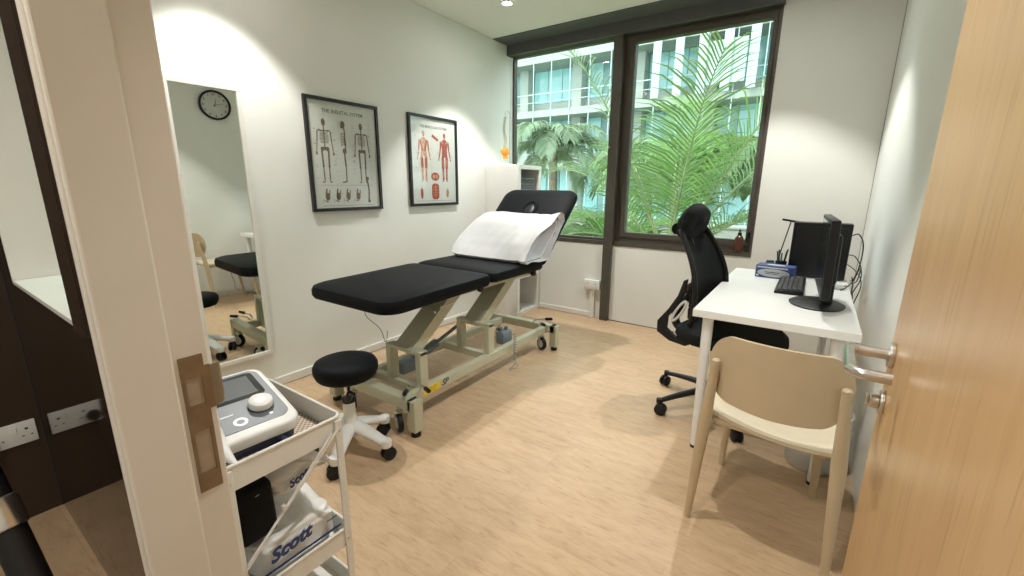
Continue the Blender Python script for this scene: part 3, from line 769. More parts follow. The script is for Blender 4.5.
for k in range(5):
    h=.050+.004*(k%2)
    if zz+h>kz-e-.015: break
    t=B('towel')
    def tf(u,v,z=zz,h=h):
        pass
    ya,yb=ky0+e+.015+.004*(k%2),ky1-e-.02-.005*((k+1)%2)
    t.box(.06+.01*(k%2),kx-.03-.006*(k%3),ya,yb,zz+.0005,zz+h*.5-.001,.010,4).box(.065,kx-.026-.004*(k%2),ya+.003,yb-.003,zz+h*.5,zz+h-.001,.010,4)
    o=t.build('folded_towel',loc=(kx/2,(ya+yb)/2,zz))
    zz+=h
    tag(o,['folded grey towel at the bottom of the stack in the cabinet','second folded grey towel from the bottom of the cabinet stack','middle folded grey towel of the stack in the cabinet','fourth folded grey towel up in the cabinet stack','folded grey towel topmost in the cabinet stack'][k],'towel','folded towels in the cabinet')
# spine model
t=thing('spine_model','small anatomical spine model with orange pelvis standing on the white cabinet','anatomical model',(.14,3.20,kz))
b=B('whitep'); b.box(-.075,.09,-.06,.06,0,.014,.004); b.build('stand_base',t)
b=B('chrome'); b.tube([(.05,.0,.014),(.052,0,.40),(.045,0,.468),(.02,0,.488),(-.0,0,.475),(0,0,.455)],.0025,8,smooth=6); b.build('stand_rod',t)
b=B('bone')
for k in range(22):
    z=.165+k*.013; xx=.010*math.sin(k*.35); r=.0135-.0003*k
    b.lathe([(0,-.005),(r,-.005),(r*.85,0),(r,.005),(0,.005)],(xx,0,z),12); b.box(xx-.004,xx+.004,-.022+.0004*k,.022-.0004*k,z-.002,z+.002); b.box(xx-.026,xx,-.002,.002,z-.005,z)
b.build('vertebrae',t)
b=B('orange')
for s in (-1,1):
    b.lathe([(0,-.03),(.020,-.02),(.034,.0),(.036,.02),(.026,.036),(0,.040)],(0,s*.030,.12),16,sx=.55,sy=1,mtx=Matrix.Rotation(s*.35,4,'X'))
    b.lathe([(0,-.02),(.014,-.01),(.016,.006),(0,.018)],(.004,s*.022,.078),12)
b.prism([(-.018,.15),(.018,.15),(.006,.085),(-.006,.085)],-.012,.006,'YZ')
b.build('pelvis',t)
for s in (-1,1): B('bone').tube([(0,s*.038,.085),(0,s*.040,.014)],[.006,.005],8).build('thigh_bone',t)
# wall socket box and trunking below the left window
t=thing('socket_box','white surface-mounted socket box and trunking under the left window','socket',(.985,D,.33))
b=B('whitep'); b.box(-.080,.080,-.045,0,-.045,.045,.004); b.build('socket_box',t)
b=B('whitep'); b.box(-.018,.022,-.022,0,-.328,-.045,.002); b.build('trunking',t,smooth=False)
for s in (-1,1): B('ink').box(s*.036-.004,s*.036+.004,-.0455,-.0448,.008,.016).build('socket_slot',t,smooth=False)

# ---------------------------------------------------------------- desk
dx0,dx1,dy0,dy1,dz=2.256,2.862,1.712,2.984,.7065
dk=thing('desk','white rectangular desk with round legs along the right wall','desk',((dx0+dx1)/2,(dy0+dy1)/2,0)); DO=((dx0+dx1)/2,(dy0+dy1)/2,0)
B('white').box(dx0,dx1,dy0,dy1,dz-.034,dz,.0015).build('tabletop',dk,DO,smooth=False)
for (x,y) in ((dx0+.06,dy0+.055),(dx1-.065,dy0+.055),(dx0+.06,dy1-.055),(dx1-.065,dy1-.055)):
    b=B('whitep'); b.cyl((x,y,.012),(x,y,dz-.0345),.0185,.024,n=24); l=b.build('leg',dk,DO)
    B('blackp').cyl((x,y,0),(x,y,.014),.019,n=20).build('leg_tip',l,DO)
for x,y in ((dx0+.06,dy0+.055),(dx1-.065,dy0+.055)): B('steel').box(x-.04,x+.04,y-.03,y+.04,dz-.038,dz-.0342).build('leg_bracket',dk,DO,smooth=False)
# monitor (seen edge on)
mt_=thing('monitor','black monitor seen edge-on on its oval stand on the desk','monitor',(2.715,2.14,dz),PI/2+.045)
# local: screen faces +y  (world -x), width along x
b=B('blackp'); b.lathe([(0,0),(.135,0),(.140,.006),(.12,.014),(.05,.020),(0,.021)],n=40,sx=1,sy=.80); b.build('stand_base',mt_)
b=B('blackp'); b.box(-.045,.045,-.055,-.025,.015,.22,.006); b.build('stand_neck',mt_)
sg=B('blackp'); T_=Matrix.Translation((0,-.01,.075))@Matrix.Rotation(math.radians(-1),4,'X')
sg.box(-.26,.26,-.016,.018,0,.335,.006,mtx=T_).box(-.17,.17,-.038,-.010,.05,.27,.014,mtx=T_); sg.build('screen_housing',mt_)
B('screen').box(-.245,.245,.0181,.0195,.018,.320,mtx=T_).build('screen',mt_,smooth=False)
# keyboard
t=thing('keyboard','black keyboard lying on the desk in front of the edge-on monitor','keyboard',(2.595,2.495,dz),PI/2)
b=B('blackp'); b.prism([(-.065,0),(.065,0),(.065,.014),(-.065,.026)],-.21,.21,'YZ',bev=.002); b.build('keyboard_body',t,smooth=False)
b=B('darkgrey')
for r_ in range(5):
    for c_ in range(20):
        x=-.200+.0205*c_; y=-.052+.022*r_; z=.0262-.0923*(y+.065)
        b.box(x,x+.017,y,y+.018,z-.002,z+.006,.001,1)
tag(b.build('keys',t,smooth=False),kind='stuff')
# computer case behind
t=thing('computer_tower','flat black computer case standing on the far end of the desk','computer',(2.70,2.90,dz))
b=B('blackp','darkgrey'); b.box(-.145,.145,-.05,.05,0.006,.335,.006); 
b.m(0).box(-.125,.125,-.0515,-.049,.03,.31,.003); b.build('case',t)
for s in (-1,1): B('darkgrey').box(s*.11-.015,s*.11+.015,-.04,.04,0,.008).build('case_foot',t,smooth=False)
# cables
def cable(label,pts,r=.0032,loc=(2.85,2.8,dz)):
    o=B('blackp').tube(pts,r,8,smooth=8).build('cable',loc=loc); tag(o,label,'cable','cables beside the computer case')
cable('black cable looping out from the top corner of the computer case',[(2.85,2.90,.975),(2.875,2.88,.985),(2.90,2.86,.94),(2.905,2.84,.86),(2.895,2.80,.78),(2.88,2.78,.735),(2.875,2.86,.715)])
cable('black cable hanging in a wide loop from the middle of the computer case',[(2.85,2.91,.86),(2.875,2.84,.86),(2.90,2.74,.82),(2.905,2.68,.76),(2.885,2.66,.70),(2.88,2.74,.66),(2.885,2.82,.70),(2.88,2.88,.735)],.0028)
cable('thin black cable drooping over the right edge of the desk',[(2.85,2.93,.80),(2.88,2.80,.79),(2.90,2.66,.77),(2.905,2.60,.73),(2.89,2.56,.67),(2.885,2.62,.62),(2.89,2.72,.62),(2.89,2.80,.66)],.0026)
cable('black cable curling along the right wall behind the monitor',[(2.82,2.55,.712),(2.845,2.62,.716),(2.875,2.70,.74),(2.90,2.78,.80),(2.91,2.84,.78),(2.90,2.80,.73),(2.885,2.74,.725)],.003)
# small clear box near cables
t=thing('power_adapter','small pale adapter box on the desk beside the computer case cables','adapter',(2.80,2.62,dz))
B('whitep').box(-.03,.03,-.045,.045,0,.03,.006).build('adapter_body',t); B('blackp').tube([(.03,0,.015),(.045,.03,.012),(.05,.08,.006)],.0025,8,smooth=4).build('adapter_lead',t)
# glove box
t=thing('glove_box','blue and white cardboard glove box on the desk beside the keyboard','box',(2.500,2.765,dz),-.10)
b=B('bluebox'); b.box(-.100,.100,-.055,.055,0,.075,.002); b.build('carton',t,smooth=False)
b=B('paperlab','whitep','ink'); b.prism([(.086*math.cos(2*PI*k/28)-.003,.032+.025*math.sin(2*PI*k/28)) for k in range(28)],-.0556,-.0551,'XZ')
b.m(1).box(-.092,.070,-.0557,-.0551,.060,.068).box(-.094,-.080,-.0557,-.0551,.008,.018)
b.m(2).box(-.05,.03,-.0560,-.0556,.034,.038).box(-.045,.02,-.0560,-.0556,.026,.029); b.m(1).prism([(.05*math.cos(2*PI*k/24),.0+.02*math.sin(2*PI*k/24)) for k in range(24)],.0751,.0756,'XY'); b.build('printed_label',t,smooth=False)
# pen pots & lamp
t=thing('pen_pot','small dark pot of pens behind the glove box on the desk','pen pot',(2.515,2.89,dz))
b=B('blackp'); b.lathe([(0,0),(.028,0),(.032,.085),(.029,.085),(.026,.006),(0,.006)],n=24); b.build('pot',t)
for k,(dx_,dy_,h,mm) in enumerate(((.012,.005,.15,'blackp'),(-.010,.008,.155,'darkgrey'),(.0,-.012,.14,'green'),(.015,-.008,.165,'blackp'),(-.014,-.006,.148,'blueink'))):
    B(mm).cyl((dx_*.6,dy_*.6,.008),(dx_*1.9,dy_*1.9,h),.0042,n=8).build('pen',t)
t=thing('green_tape_roll','small green cylinder pot beside the pens on the desk','pot',(2.455,2.90,dz)); B('green').lathe([(0,0),(.026,0),(.027,.07),(.0,.072)],n=24).build('green_pot',t); B('darkgrey').lathe([(0,.072),(.022,.072),(.022,.082),(0,.083)],n=24).build('lid',t)
t['label']='small green lidded pot beside the pen pot on the desk'; t.name='lidded_pot'
t=thing('desk_lamp','thin black folding desk lamp leaning up beside the computer case','lamp',(2.48,2.955,dz))
b=B('blackp'); b.cyl((0,0,0),(0,0,.010),.022,n=20,bev=.002); b.build('lamp_base',t)
b=B('darkgrey'); b.tube([(0,0,.01),(.055,-.01,.335)],.0035,8); b.build('lamp_arm',t)
b=B('blackp'); b.box(-.05,.07,-.012,.012,-.006,.006,.003,mtx=Matrix.Translation((.055,-.01,.335))@Matrix.Rotation(.15,4,'Y')); b.build('lamp_head',t)
# bottles on the sill
t=thing('pump_bottle','brown pump bottle standing on the window sill by the desk','bottle',(2.188,D+.006,.7552))
b=B('brownb'); b.lathe([(0,0),(.030,0),(.032,.006),(.031,.10),(.022,.118),(.012,.124),(0,.124)],n=24,sy=.8); b.build('bottle_body',t)
b=B('blackp'); b.lathe([(0,.124),(.014,.124),(.014,.145),(.005,.148),(.005,.160),(0,.160)],n=16); b.box(-.006,.006,-.034,.012,.158,.170,.003); b.build('pump_head',t)
t=thing('clear_bottle','small clear bottle with black cap at the right end of the window sill','bottle',(2.248,D+.008,.7552))
b=B('clear'); b.lathe([(0,0),(.017,0),(.018,.005),(.018,.10),(.010,.115),(0,.115)],n=20); b.build('bottle_body',t)
b=B('blackp'); b.lathe([(0,.115),(.013,.115),(.013,.15),(.0,.155)],n=16); b.build('cap',t)
# ---------------------------------------------------------------- office chair
oc=thing('office_chair','black mesh office chair with headrest and five-star base at the desk','chair',(2.320,2.235,0),math.radians(-13))
for k in range(5):
    a=math.radians(10+13+72*k)
    b=B('blackp')
    def f(u,v):
        x=.03+.32*u; w=.026-.010*u; h=.020-.008*u; g=2*PI*v
        return Vector((x,w*math.cos(g),.125-.045*u**1.5+h*math.sin(g)))
    b.grid(f,8,14); b.cyl((.350,0,.066),(.350,0,.094),.016,n=16,bev=.003); b.xf(Matrix.Rotation(a,4,'Z')); b.build('base_leg',oc)
    twin(oc,.350*math.cos(a),.350*math.sin(a),.032,a+.8*k,.075)
b=B('blackp'); b.cyl((0,0,.09),(0,0,.17),.035,.028,n=24,bev=.004); b.cyl((0,0,.17),(0,0,.27),.025,n=20); b.build('base_hub',oc)
b=B('chrome'); b.cyl((0,0,.25),(0,0,.38),.014); b.build('gas_piston',oc)
b=B('blackp'); b.box(-.14,.10,-.09,.09,.365,.42,.012); b.tube([(.02,.09,.39),(.02,.22,.395),(.02,.26,.385)],.006,8); b.build('tilt_mechanism',oc)
sb=B('mesh')
def seatf(u,v):
    a=2*PI*v; ex=.55
    cx=math.copysign(abs(math.cos(a))**ex,math.cos(a)); sy_=math.copysign(abs(math.sin(a))**ex,math.sin(a))
    prof=[(0,.422),(.6,.420),(.95,.428),(1.0,.455),(.985,.485),(.90,.500),(.6,.497),(0,.492)]
    k=u*(len(prof)-1); i=min(int(k),len(prof)-2); t=k-i
    r=prof[i][0]+(prof[i+1][0]-prof[i][0])*t; z=prof[i][1]+(prof[i+1][1]-prof[i][1])*t
    x=.045+r*cx*.255; 
    if x>.15: z-= (x-.15)**2*1.6
    return Vector((x,r*sy_*.25,z))
sb.grid(seatf,28,48); sb.build('seat',oc,ang=60)
# backrest: mesh in a curved frame
def backp(s,t):    # s -1..1 across, t 0..1 up
    z=.52+.49*t; w=.212*(.86+.42*t-.58*t*t)
    x=-.150-.035*math.sin(PI*t)*(-1) -.115*t*t
    return Vector((x-.0+.045*s*s,s*w,z))
b=B('mesh'); b.grid(lambda u,v: backp(-1+2*u,v),16,24,thick=.006); b.build('mesh_back',oc,ang=60)
b=B('blackp'); P=[backp(-1,t/12) for t in range(13)]+[backp(s/4,1) for s in range(-3,4)]+[backp(1,1-t/12) for t in range(13)]+[backp(-s/4,0) for s in range(-3,4)]; P.append(P[0])
b.tube(P,.013,10,smooth=2); b.build('back_frame',oc)
b=B('blackp')
b.tube([(-.10,0,.395),(-.20,0,.405),(-.275,0,.455),(-.270,0,.54),(-.205,0,.64),(-.185,0,.74),(-.205,0,.86),(-.262,0,1.0),(-.285,0,1.06)],[.026,.017],12,smooth=5)
b.build('back_spine',oc)
for s in (-1,1):
    b=B('blackp'); b.tube([(-.20,0,.65),(-.19,s*.09,.68),(-.12,s*.19,.74)],[.016,.010],10,smooth=5)
    b.build('spine_arm',oc)
    b=B('blackp')
    def wing(u,v,s=s):
        q=[(-.10,.405,.030),(-.19,.415,.036),(-.262,.455,.042),(-.262,.52,.045),(-.205,.60,.040),(-.165,.68,.030),(-.15,.76,.016)]
        k=u*6; i=min(int(k),5); f=k-i; A=q[i];Bq=q[i+1]; x=A[0]+(Bq[0]-A[0])*f; z=A[1]+(Bq[1]-A[1])*f; w=A[2]+(Bq[2]-A[2])*f
        a=2*PI*v; nx=.75
        return Vector((x+w*math.cos(a)*nx,s*.185+.011*math.sin(a),z+w*math.cos(a)*.45))
    b.grid(wing,24,14); b.build('side_wing',oc,ang=60)
    b=B('greyw'); lp=[(-.165+.018*math.cos(q)-.035*math.sin(q)*-1*.9,s*.200,.585+.060*math.sin(q)) for q in [2*PI*j/16 for j in range(17)]]
    b.tube(lp,.0075,8,smooth=2,cap=False); b.build('side_ring',oc)
b=B('blackp')
def lum(u,v):
    s=-1+2*u; return Vector((-.175+.045*s*s,s*.17,.60+.12*v+.01*s*s))
b.grid(lum,12,4,thick=.012); b.build('lumbar_support',oc,ang=60)
# headrest
b=B('blackp'); b.box(-.310,-.272,-.03,.03,.99,1.07,.01); b.tube([(-.290,0,1.02),(-.285,0,1.06),(-.26,0,1.08)],.016,10,smooth=4); b.build('headrest_bracket',oc)
b=B('mesh'); b.lathe([(0,-.085),(.030,-.080),(.040,-.03),(.040,.03),(.030,.080),(0,.085)],(-.285,0,1.015),20,'Y'); b.build('neck_pad',oc)
b=B('mesh')
def headf(u,v):
    a=2*PI*v; ex=.80
    c=math.copysign(abs(math.cos(a))**ex,math.cos(a)); s=math.copysign(abs(math.sin(a))**ex,math.sin(a))
    prof=[(0,-.045),(.75,-.036),(1,0),(.75,.036),(0,.045)]
    k=u*4; i=min(int(k),3); t=k-i
    r=prof[i][0]+(prof[i+1][0]-prof[i][0])*t; x=prof[i][1]+(prof[i+1][1]-prof[i][1])*t
    y=r*c*.150; return Vector((-.235+x+.7*y*y+.02*s,y,1.052+r*s*.105))
b.grid(headf,12,36); b.build('headrest',oc,ang=60)

# ---------------------------------------------------------------- beige chair
bc=thing('side_chair','beige moulded chair with curved backrest in front of the desk','chair',(2.62,1.42,0)); BO=(2.62,1.42,0)
def leg(p0,p1,r0,r1,name='leg',flat=1):
    b=B('beige'); p0=Vector(p0);p1=Vector(p1)
    n=14; 
    def f(u,v):
        c=p0.lerp(p1,u); r=r0+(r1-r0)*(1-abs(2*u*.8-1)**2*1.0 if False else u); a=2*PI*v
        return Vector((c.x+r*math.cos(a),c.y+r*.9*math.sin(a),c.z))
    b.grid(f,6,n); b.merge(_cap(p0,r0)); b.merge(_cap(p1,r1)); return b.build(name,bc,BO)
def _cap(p,r):
    bb=bmesh.new(); vs=[bb.verts.new((p.x+r*math.cos(2*PI*k/14),p.y+r*.9*math.sin(2*PI*k/14),p.z)) for k in range(14)]; bb.faces.new(vs); return bb
# rear legs run on up as backrest posts
for s,(fx,fy,mx,my,tx,ty) in ((-1,(2.402,1.262,2.428,1.238,2.447,1.205)),(1,(2.838,1.215,2.818,1.210,2.800,1.178))):
    b=B('beige')
    P=[Vector((fx,fy,0)),Vector((mx,my,.42)),Vector((tx,ty,.675))]
    b.tube([P[0],P[0].lerp(P[1],.5),P[1]],[.0125,.0215],14); b.tube([P[1],P[2]],[.0215,.0135],14); b.lathe([(.0135,0),(.010,.006),(0,.008)],P[2],14)
    b.build('leg',bc,BO,ang=60)
leg((2.450,1.690,0),(2.470,1.630,.435),.0125,.019); leg((2.80,1.66,0),(2.785,1.60,.435),.0125,.019)
# seat
sx0,sx1,sy0,sy1=2.425,2.818,1.235,1.665
def seat2(u,v):
    x=-1+2*u; y=v
    hx=.205*(1-.10*(y-.5)**2*4*.6) if y>.5 else .205
    # rounded front corners
    e=max(0,(y-.80)/.2); hx*= (1-.16*e**2.2)
    e2=max(0,(.12-y)/.12); hx*=(1-.10*e2**2)
    cx=2.622+.0*y; rear=1.240+(.018 if True else 0)*(x*x)-.03*x*0
    yy=rear+.425*y-.02*x*(1-y)-.02*x
    z=.452-.020*(1-x*x)*math.sin(PI*min(1,y*1.15))-.012*e
    if y<.2: z-= .012*((.2-y)/.2)*(1-x*x)*1.4
    return Vector((cx+x*hx,yy,z))
b=B('beigelit'); b.grid(seat2,28,28,thick=.013); b.build('seat',bc,BO,ang=60)
b=B('beige'); b.box(2.47,2.79,1.60,1.625,.405,.430,.004); b.box(2.475,2.50,1.28,1.60,.41,.432,.004); b.box(2.765,2.79,1.24,1.60,.41,.432,.004); b.box(2.45,2.80,1.262,1.282,.408,.428,.004,mtx=Matrix.Translation((2.62,1.27,0))@Matrix.Rotation(-.07,4,'Z')@Matrix.Translation((-2.62,-1.27,0))); b.build('seat_frame',bc,BO,smooth=False)
# curved backrest with rounded corners
def back2(u,v):
    x=-1+2*u; t=v
    H0,H1=.545,.765
    r=.36; e=max(0,(abs(x)-(1-r))/r); k=math.sqrt(max(0,1-e*e*.97))
    zc=(H0+H1)/2+.0; half=(H1-H0)/2
    z=zc+(2*t-1)*half*(k*.62+.38*k if True else k)
    z+= (-.030*(1-x*x) if t<.5 else 0)*(.5-t)*2*.8
    y=1.192+.050*x*x-.018*x -.03*(z-.55)
    return Vector((2.622+x*.196,y,z))
b=B('beige'); b.grid(back2,48,12,thick=.012); b.build('backrest',bc,BO,ang=60)

# ---------------------------------------------------------------- waste bin
t=thing('waste_bin','translucent plastic waste bin on the floor under the desk by the wall','bin',(2.785,1.93,0))
b=B('bin'); b.lathe([(0,.004),(.092,.004),(.097,.010),(.122,.27),(.127,.272),(.127,.278),(.119,.277),(.094,.012),(0,.008)],n=40); b.build('bin_body',t)
b=B('palebag'); 
b.lathe([(.115,.250),(.121,.281),(.130,.283),(.132,.262),(.130,.235),(.128,.225)],n=56); 
for v in b.bm.verts: v.co.z+=.006*math.sin(9*math.atan2(v.co.y,v.co.x))*(1 if v.co.z<.26 else .3)
b.build('bin_liner',t)

# ---------------------------------------------------------------- utility trolley
tx0,tx1,ty0,ty1=1.30,1.690,-.005,.290
tt=thing('utility_trolley','small white three-tier metal trolley behind the door jamb','trolley',((tx0+tx1)/2,(ty0+ty1)/2,0)); TO=((tx0+tx1)/2,(ty0+ty1)/2,0)
def tray(z0,z1,name):
    b=B('trolley'); t_=.004; P=rrect(tx0,tx1,ty0,ty1,.022,6); Q=rrect(tx0+t_,tx1-t_,ty0+t_,ty1-t_,.018,6)
    n=len(P); bb=bmesh.new()
    R_=[[bb.verts.new((x,y,z)) for x,y in L_] for L_,z in ((P,z0),(P,z1),(Q,z1),(Q,z0+.004))]
    for a,c in zip(R_,R_[1:]):
        for k in range(n): bb.faces.new((a[k],a[(k+1)%n],c[(k+1)%n],c[k]))
    bb.faces.new(R_[0][::-1]); bb.faces.new(R_[3]); b.merge(bb)
    b.tube([(x,y,z1) for x,y in rrect(tx0+.001,tx1-.001,ty0+.001,ty1-.001,.021,6)+[rrect(tx0+.001,tx1-.001,ty0+.001,ty1-.001,.021,6)[0]]],.0042,8)
    return b.build(name,tt,TO,ang=50)
tray(.588,.648,'tray'); tray(.250,.306,'tray'); tray(.075,.13,'tray')
for x in (tx0-.003,tx1+.001):
    for y in (ty0+.014,ty1-.014):
        b=B('trolley','steel'); b.box(x-.002,x+.004,y-.010,y+.010,.055,.640,.0015)
        b.m(1)
        for z in (.61,.275,.10): b.lathe([(0,.0035),(.003,.0025),(.0045,0)],(x+.004,y,z),12,'X')
        b.build('leg',tt,TO,smooth=False)
        castor(tt,x+.0,y,.022,.6 if x<1.5 else 2.4,TO,zt=.07,forkmat='steel',w=.014)
    b=B('trolley'); 
    for dd in (0,.018):
        b.tube([(x+.0065,ty1-.016-dd,.618-dd*.2),(x+.0065,ty0+.020-dd*.2+.006,.395-dd*.5)],.0035,8)
    b.cyl((x+.003,ty0+.118,.487),(x+.013,ty0+.118,.487),.006,n=12)
    b.build('brace',tt,TO)
tag(B('liner').box(tx0+.008,tx1-.008,ty0+.008,ty1-.008,.5925,.596).build('tray_liner',loc=(1.49,.14,.592)),'beige woven liner mat lying in the top tray of the white trolley','mat')
# therapy device
dv=thing('therapy_device','white and grey electrotherapy console with screen and round dial on the trolley tray','medical device',(1.478,.130,.5965),math.radians(85))
def slab(bm,x0,x1,y0,y1,z0,z1,r,bev): bm.prism(rrect(x0,x1,y0,y1,r,6),z0,z1,'XY',bev=bev,seg=3)
b=B('navy'); slab(b,-.092,.092,-.118,.118,0,.058,.020,.003); b.build('base_shell',dv)
TD=Matrix.Translation((0,0,.056))@Matrix.Rotation(math.radians(13),4,'X')
b=B('whitep'); bb_=B('whitep'); slab(b,-.102,.102,-.138,.140,.002,.038,.036,.008); b.xf(TD); b.build('top_shell',dv)
b=B('face'); slab(b,-.087,.087,-.108,.127,.0375,.0395,.026,.0); b.xf(TD); b.build('control_face',dv,smooth=False)
b=B('screen','lcd'); slab(b,-.078,.072,.005,.118,.0392,.0405,.014,0); b.m(1); b.box(-.062,.056,.018,.104,.0403,.0410); b.xf(TD); b.build('display',dv,smooth=False)
b=B('darkgrey'); b.lathe([(.031,.0395),(.031,.042),(0,.042)],(.038,-.042,0),32); b.xf(TD); b.build('dial_recess',dv)
b=B('whitep'); b.lathe([(0,.062),(.020,.062),(.027,.059),(.029,.053),(.028,.042),(0,.042)],(.038,-.042,0),36); b.xf(TD); b.build('dial_knob',dv)
b=B('white'); 
b.lathe([(.009,.0396),(.009,.0402),(.016,.0402),(.016,.0396)],(-.022,-.078,0),26); 
for k in range(4): b.prism([(-.022+.008*math.cos(a)-.002,-.078+.008*math.sin(a)) if False else (-.022+.010*math.cos(a+d),-.078+.010*math.sin(a+d)) for a,d in ((k*PI/2,-.35),(k*PI/2,.35),(k*PI/2+PI,2.9))],.0396,.0401)
b.box(-.056,-.026,-.043,-.040,.0396,.0400); b.lathe([(0,.0400),(.005,.0400)],(.046,-.084,0),16)
b.xf(TD); b.build('face_marks',dv,smooth=False)
b=B('steel','navy'); b.cyl((.050,-.115,.018),(.050,-.140,.018),.007,n=16); b.m(1).cyl((.050,-.135,.018),(.050,-.160,.016),.0085,n=16,bev=.002); b.build('connector_plug',dv)
# handheld probe
pb=thing('probe_handset','white handheld probe with narrow tip resting on the tray beside the console','probe',(1.60,.018,.606))
b=B('whitep'); 
def prf(u,v):
    a=2*PI*v; r=[.010,.023,.029,.030,.026,.019,.012,.007,.005][min(8,int(u*8))]
    k=u*8; i=min(int(k),7); R8=[.004,.026,.034,.035,.030,.021,.013,.007,.004]; r=R8[i]+(R8[i+1]-R8[i])*(k-i)
    c=Vector((-.145+.225*u,.0+.024*u,.095-.077*u))
    return c+Vector((0,r*math.cos(a),r*math.sin(a)))
b.grid(prf,32,24); b.build('probe_body',pb,ang=60)
B('whitep').tube([(.078,.02,.018),(.084,.035,.008),(.080,.06,.0045),(.05,.09,.0045)],.003,8,smooth=5).build('probe_cord',pb)
# film-wrapped tissue packs
def pack(name,label,x0,x1,y0,y1,z0,z1,seed,lump,mtx=None):
    random.seed(seed); b=B('palebag')
    cx_,cy_,cz_=(x0+x1)/2,(y0+y1)/2,(z0+z1)/2
    def f(u,v):
        a=2*PI*v; p=PI*(u-.5); ex=.35
        sg=lambda q:math.copysign(abs(q)**ex,q)
        X=sg(math.cos(p))*sg(math.cos(a)); Y=sg(math.cos(p))*sg(math.sin(a)); Z=sg(math.sin(p))
        w=lump*(math.sin(6*X+4*Y*2+seed)+.6*math.sin(13*Y+9*Z)+.5*math.sin(17*Z-8*X))
        return Vector((cx_+X*((x1-x0)/2-lump*2+w),cy_+Y*((y1-y0)/2-lump*2+w),max(z0,cz_+Z*((z1-z0)/2-lump*2)+w)))
    b.grid(f,40,56)
    if mtx is not None: b.xf(mtx)
    t=thing(name,label,'tissue pack',(cx_,cy_,z0))
    b.build('film_wrap',t,(cx_,cy_,z0),ang=60); return t,(cx_,cy_,z0)
ScT=Matrix(((0,0,1,0),(1,0,0,0),(0,1,0,0),(0,0,0,1)))
t,o_=pack('tissue_pack','white plastic-wrapped tissue pack with large blue lettering on the lower trolley shelf',1.36,1.668,.045,.278,.2575,.385,1,.004)
b=B('blueink','greyink'); b.text('Scott',.050,Matrix.Translation((1.6695,.130,.350))@ScT@Matrix.Rotation(.10,4,'Z'),bold=.0018,shear=.35,ext=.0008)
b.m(0); b.box(1.668,1.6695,.05,.272,.306,.3115)
b.m(1).box(1.668,1.6695,.232,.262,.343,.347)
b.build('printed_lettering',t,o_,smooth=False)
mt2=Matrix.Translation((1.50,.17,.405))@Matrix.Rotation(math.radians(-14),4,'Y')@Matrix.Rotation(math.radians(9),4,'X')@Matrix.Translation((-1.50,-.17,-.39))
t,o_=pack('tissue_pack','crumpled white tissue pack with small blue lettering, on top of the other pack',1.39,1.63,.135,.272,.395,.49,4,.0035,mt2)
b=B('blueink'); b.text('Scott',.030,mt2@Matrix.Translation((1.6335,.205,.432))@ScT@Matrix.Rotation(.05,4,'Z'),bold=.0008,shear=.35,ext=.0008); b.build('printed_lettering',t,o_,smooth=False)
b=B('palebag')
def bagf(u,v):
    y=.06+.20*u; z=.505+.065*v*(.35+.65*u)
    return Vector((1.630-.10*v*v+.010*math.sin(14*u+5*v)+.006*math.sin(31*u*v+3)-.02*(1-u)*v,y+.012*math.sin(9*v),z+.008*math.sin(12*u)))
b.grid(bagf,40,20,thick=.0008); 
tag(b.build('plastic_bag',loc=(1.6,.17,.50),ang=70),'loose crumpled white plastic film standing over the tissue packs on the trolley','plastic bag')
t=thing('black_pouch','black pouch lying on the big tissue pack under the trolley tray','pouch',(1.54,.078,.386))
b=B('black'); b.box(-.12,.10,-.045,.045,0,.15,.014,3); 
for v in b.bm.verts: v.co.y+=.003*math.sin(v.co.z*30)*(1 if v.co.y>0 else .3)
b.build('pouch_body',t); B('blackp').tube([(-.08,0,.145),(-.06,0,.175),(.05,0,.175),(.07,0,.145)],.004,8,smooth=5).build('strap',t)
b=bpy.data.objects

# ---------------------------------------------------------------- pole in the corridor
t=bpy.data.objects['padded_pole']; A_=Vector((1.60,-.325,1.10)); 
p_a=Vector((1.766,-.294,.791)); p_b=Vector((1.815,-.286,.704)); dr=(p_b-p_a).normalized(); fl=p_a+dr*((.012-p_a.z)/dr.z); top=p_a-dr*.28
t.location=(fl.x,fl.y,0)
b=B('blackp'); b.tube([fl,top],.019,18); b.build('padded_shaft',t,(fl.x,fl.y,0))
b=B('steel'); c0=p_a+dr*.000; b.cyl(c0-dr*.018,c0+dr*.028,.0225,n=28,bev=.003); b.build('collar',t,(fl.x,fl.y,0))
b=B('blackp'); b.lathe([(0,0),(.07,0),(.072,.01),(.05,.022),(0,.024)],(fl.x,fl.y,0),28); b.build('foot_base',t,(fl.x,fl.y,0))
t['label']='black padded pole with a chrome collar in the dark corridor'

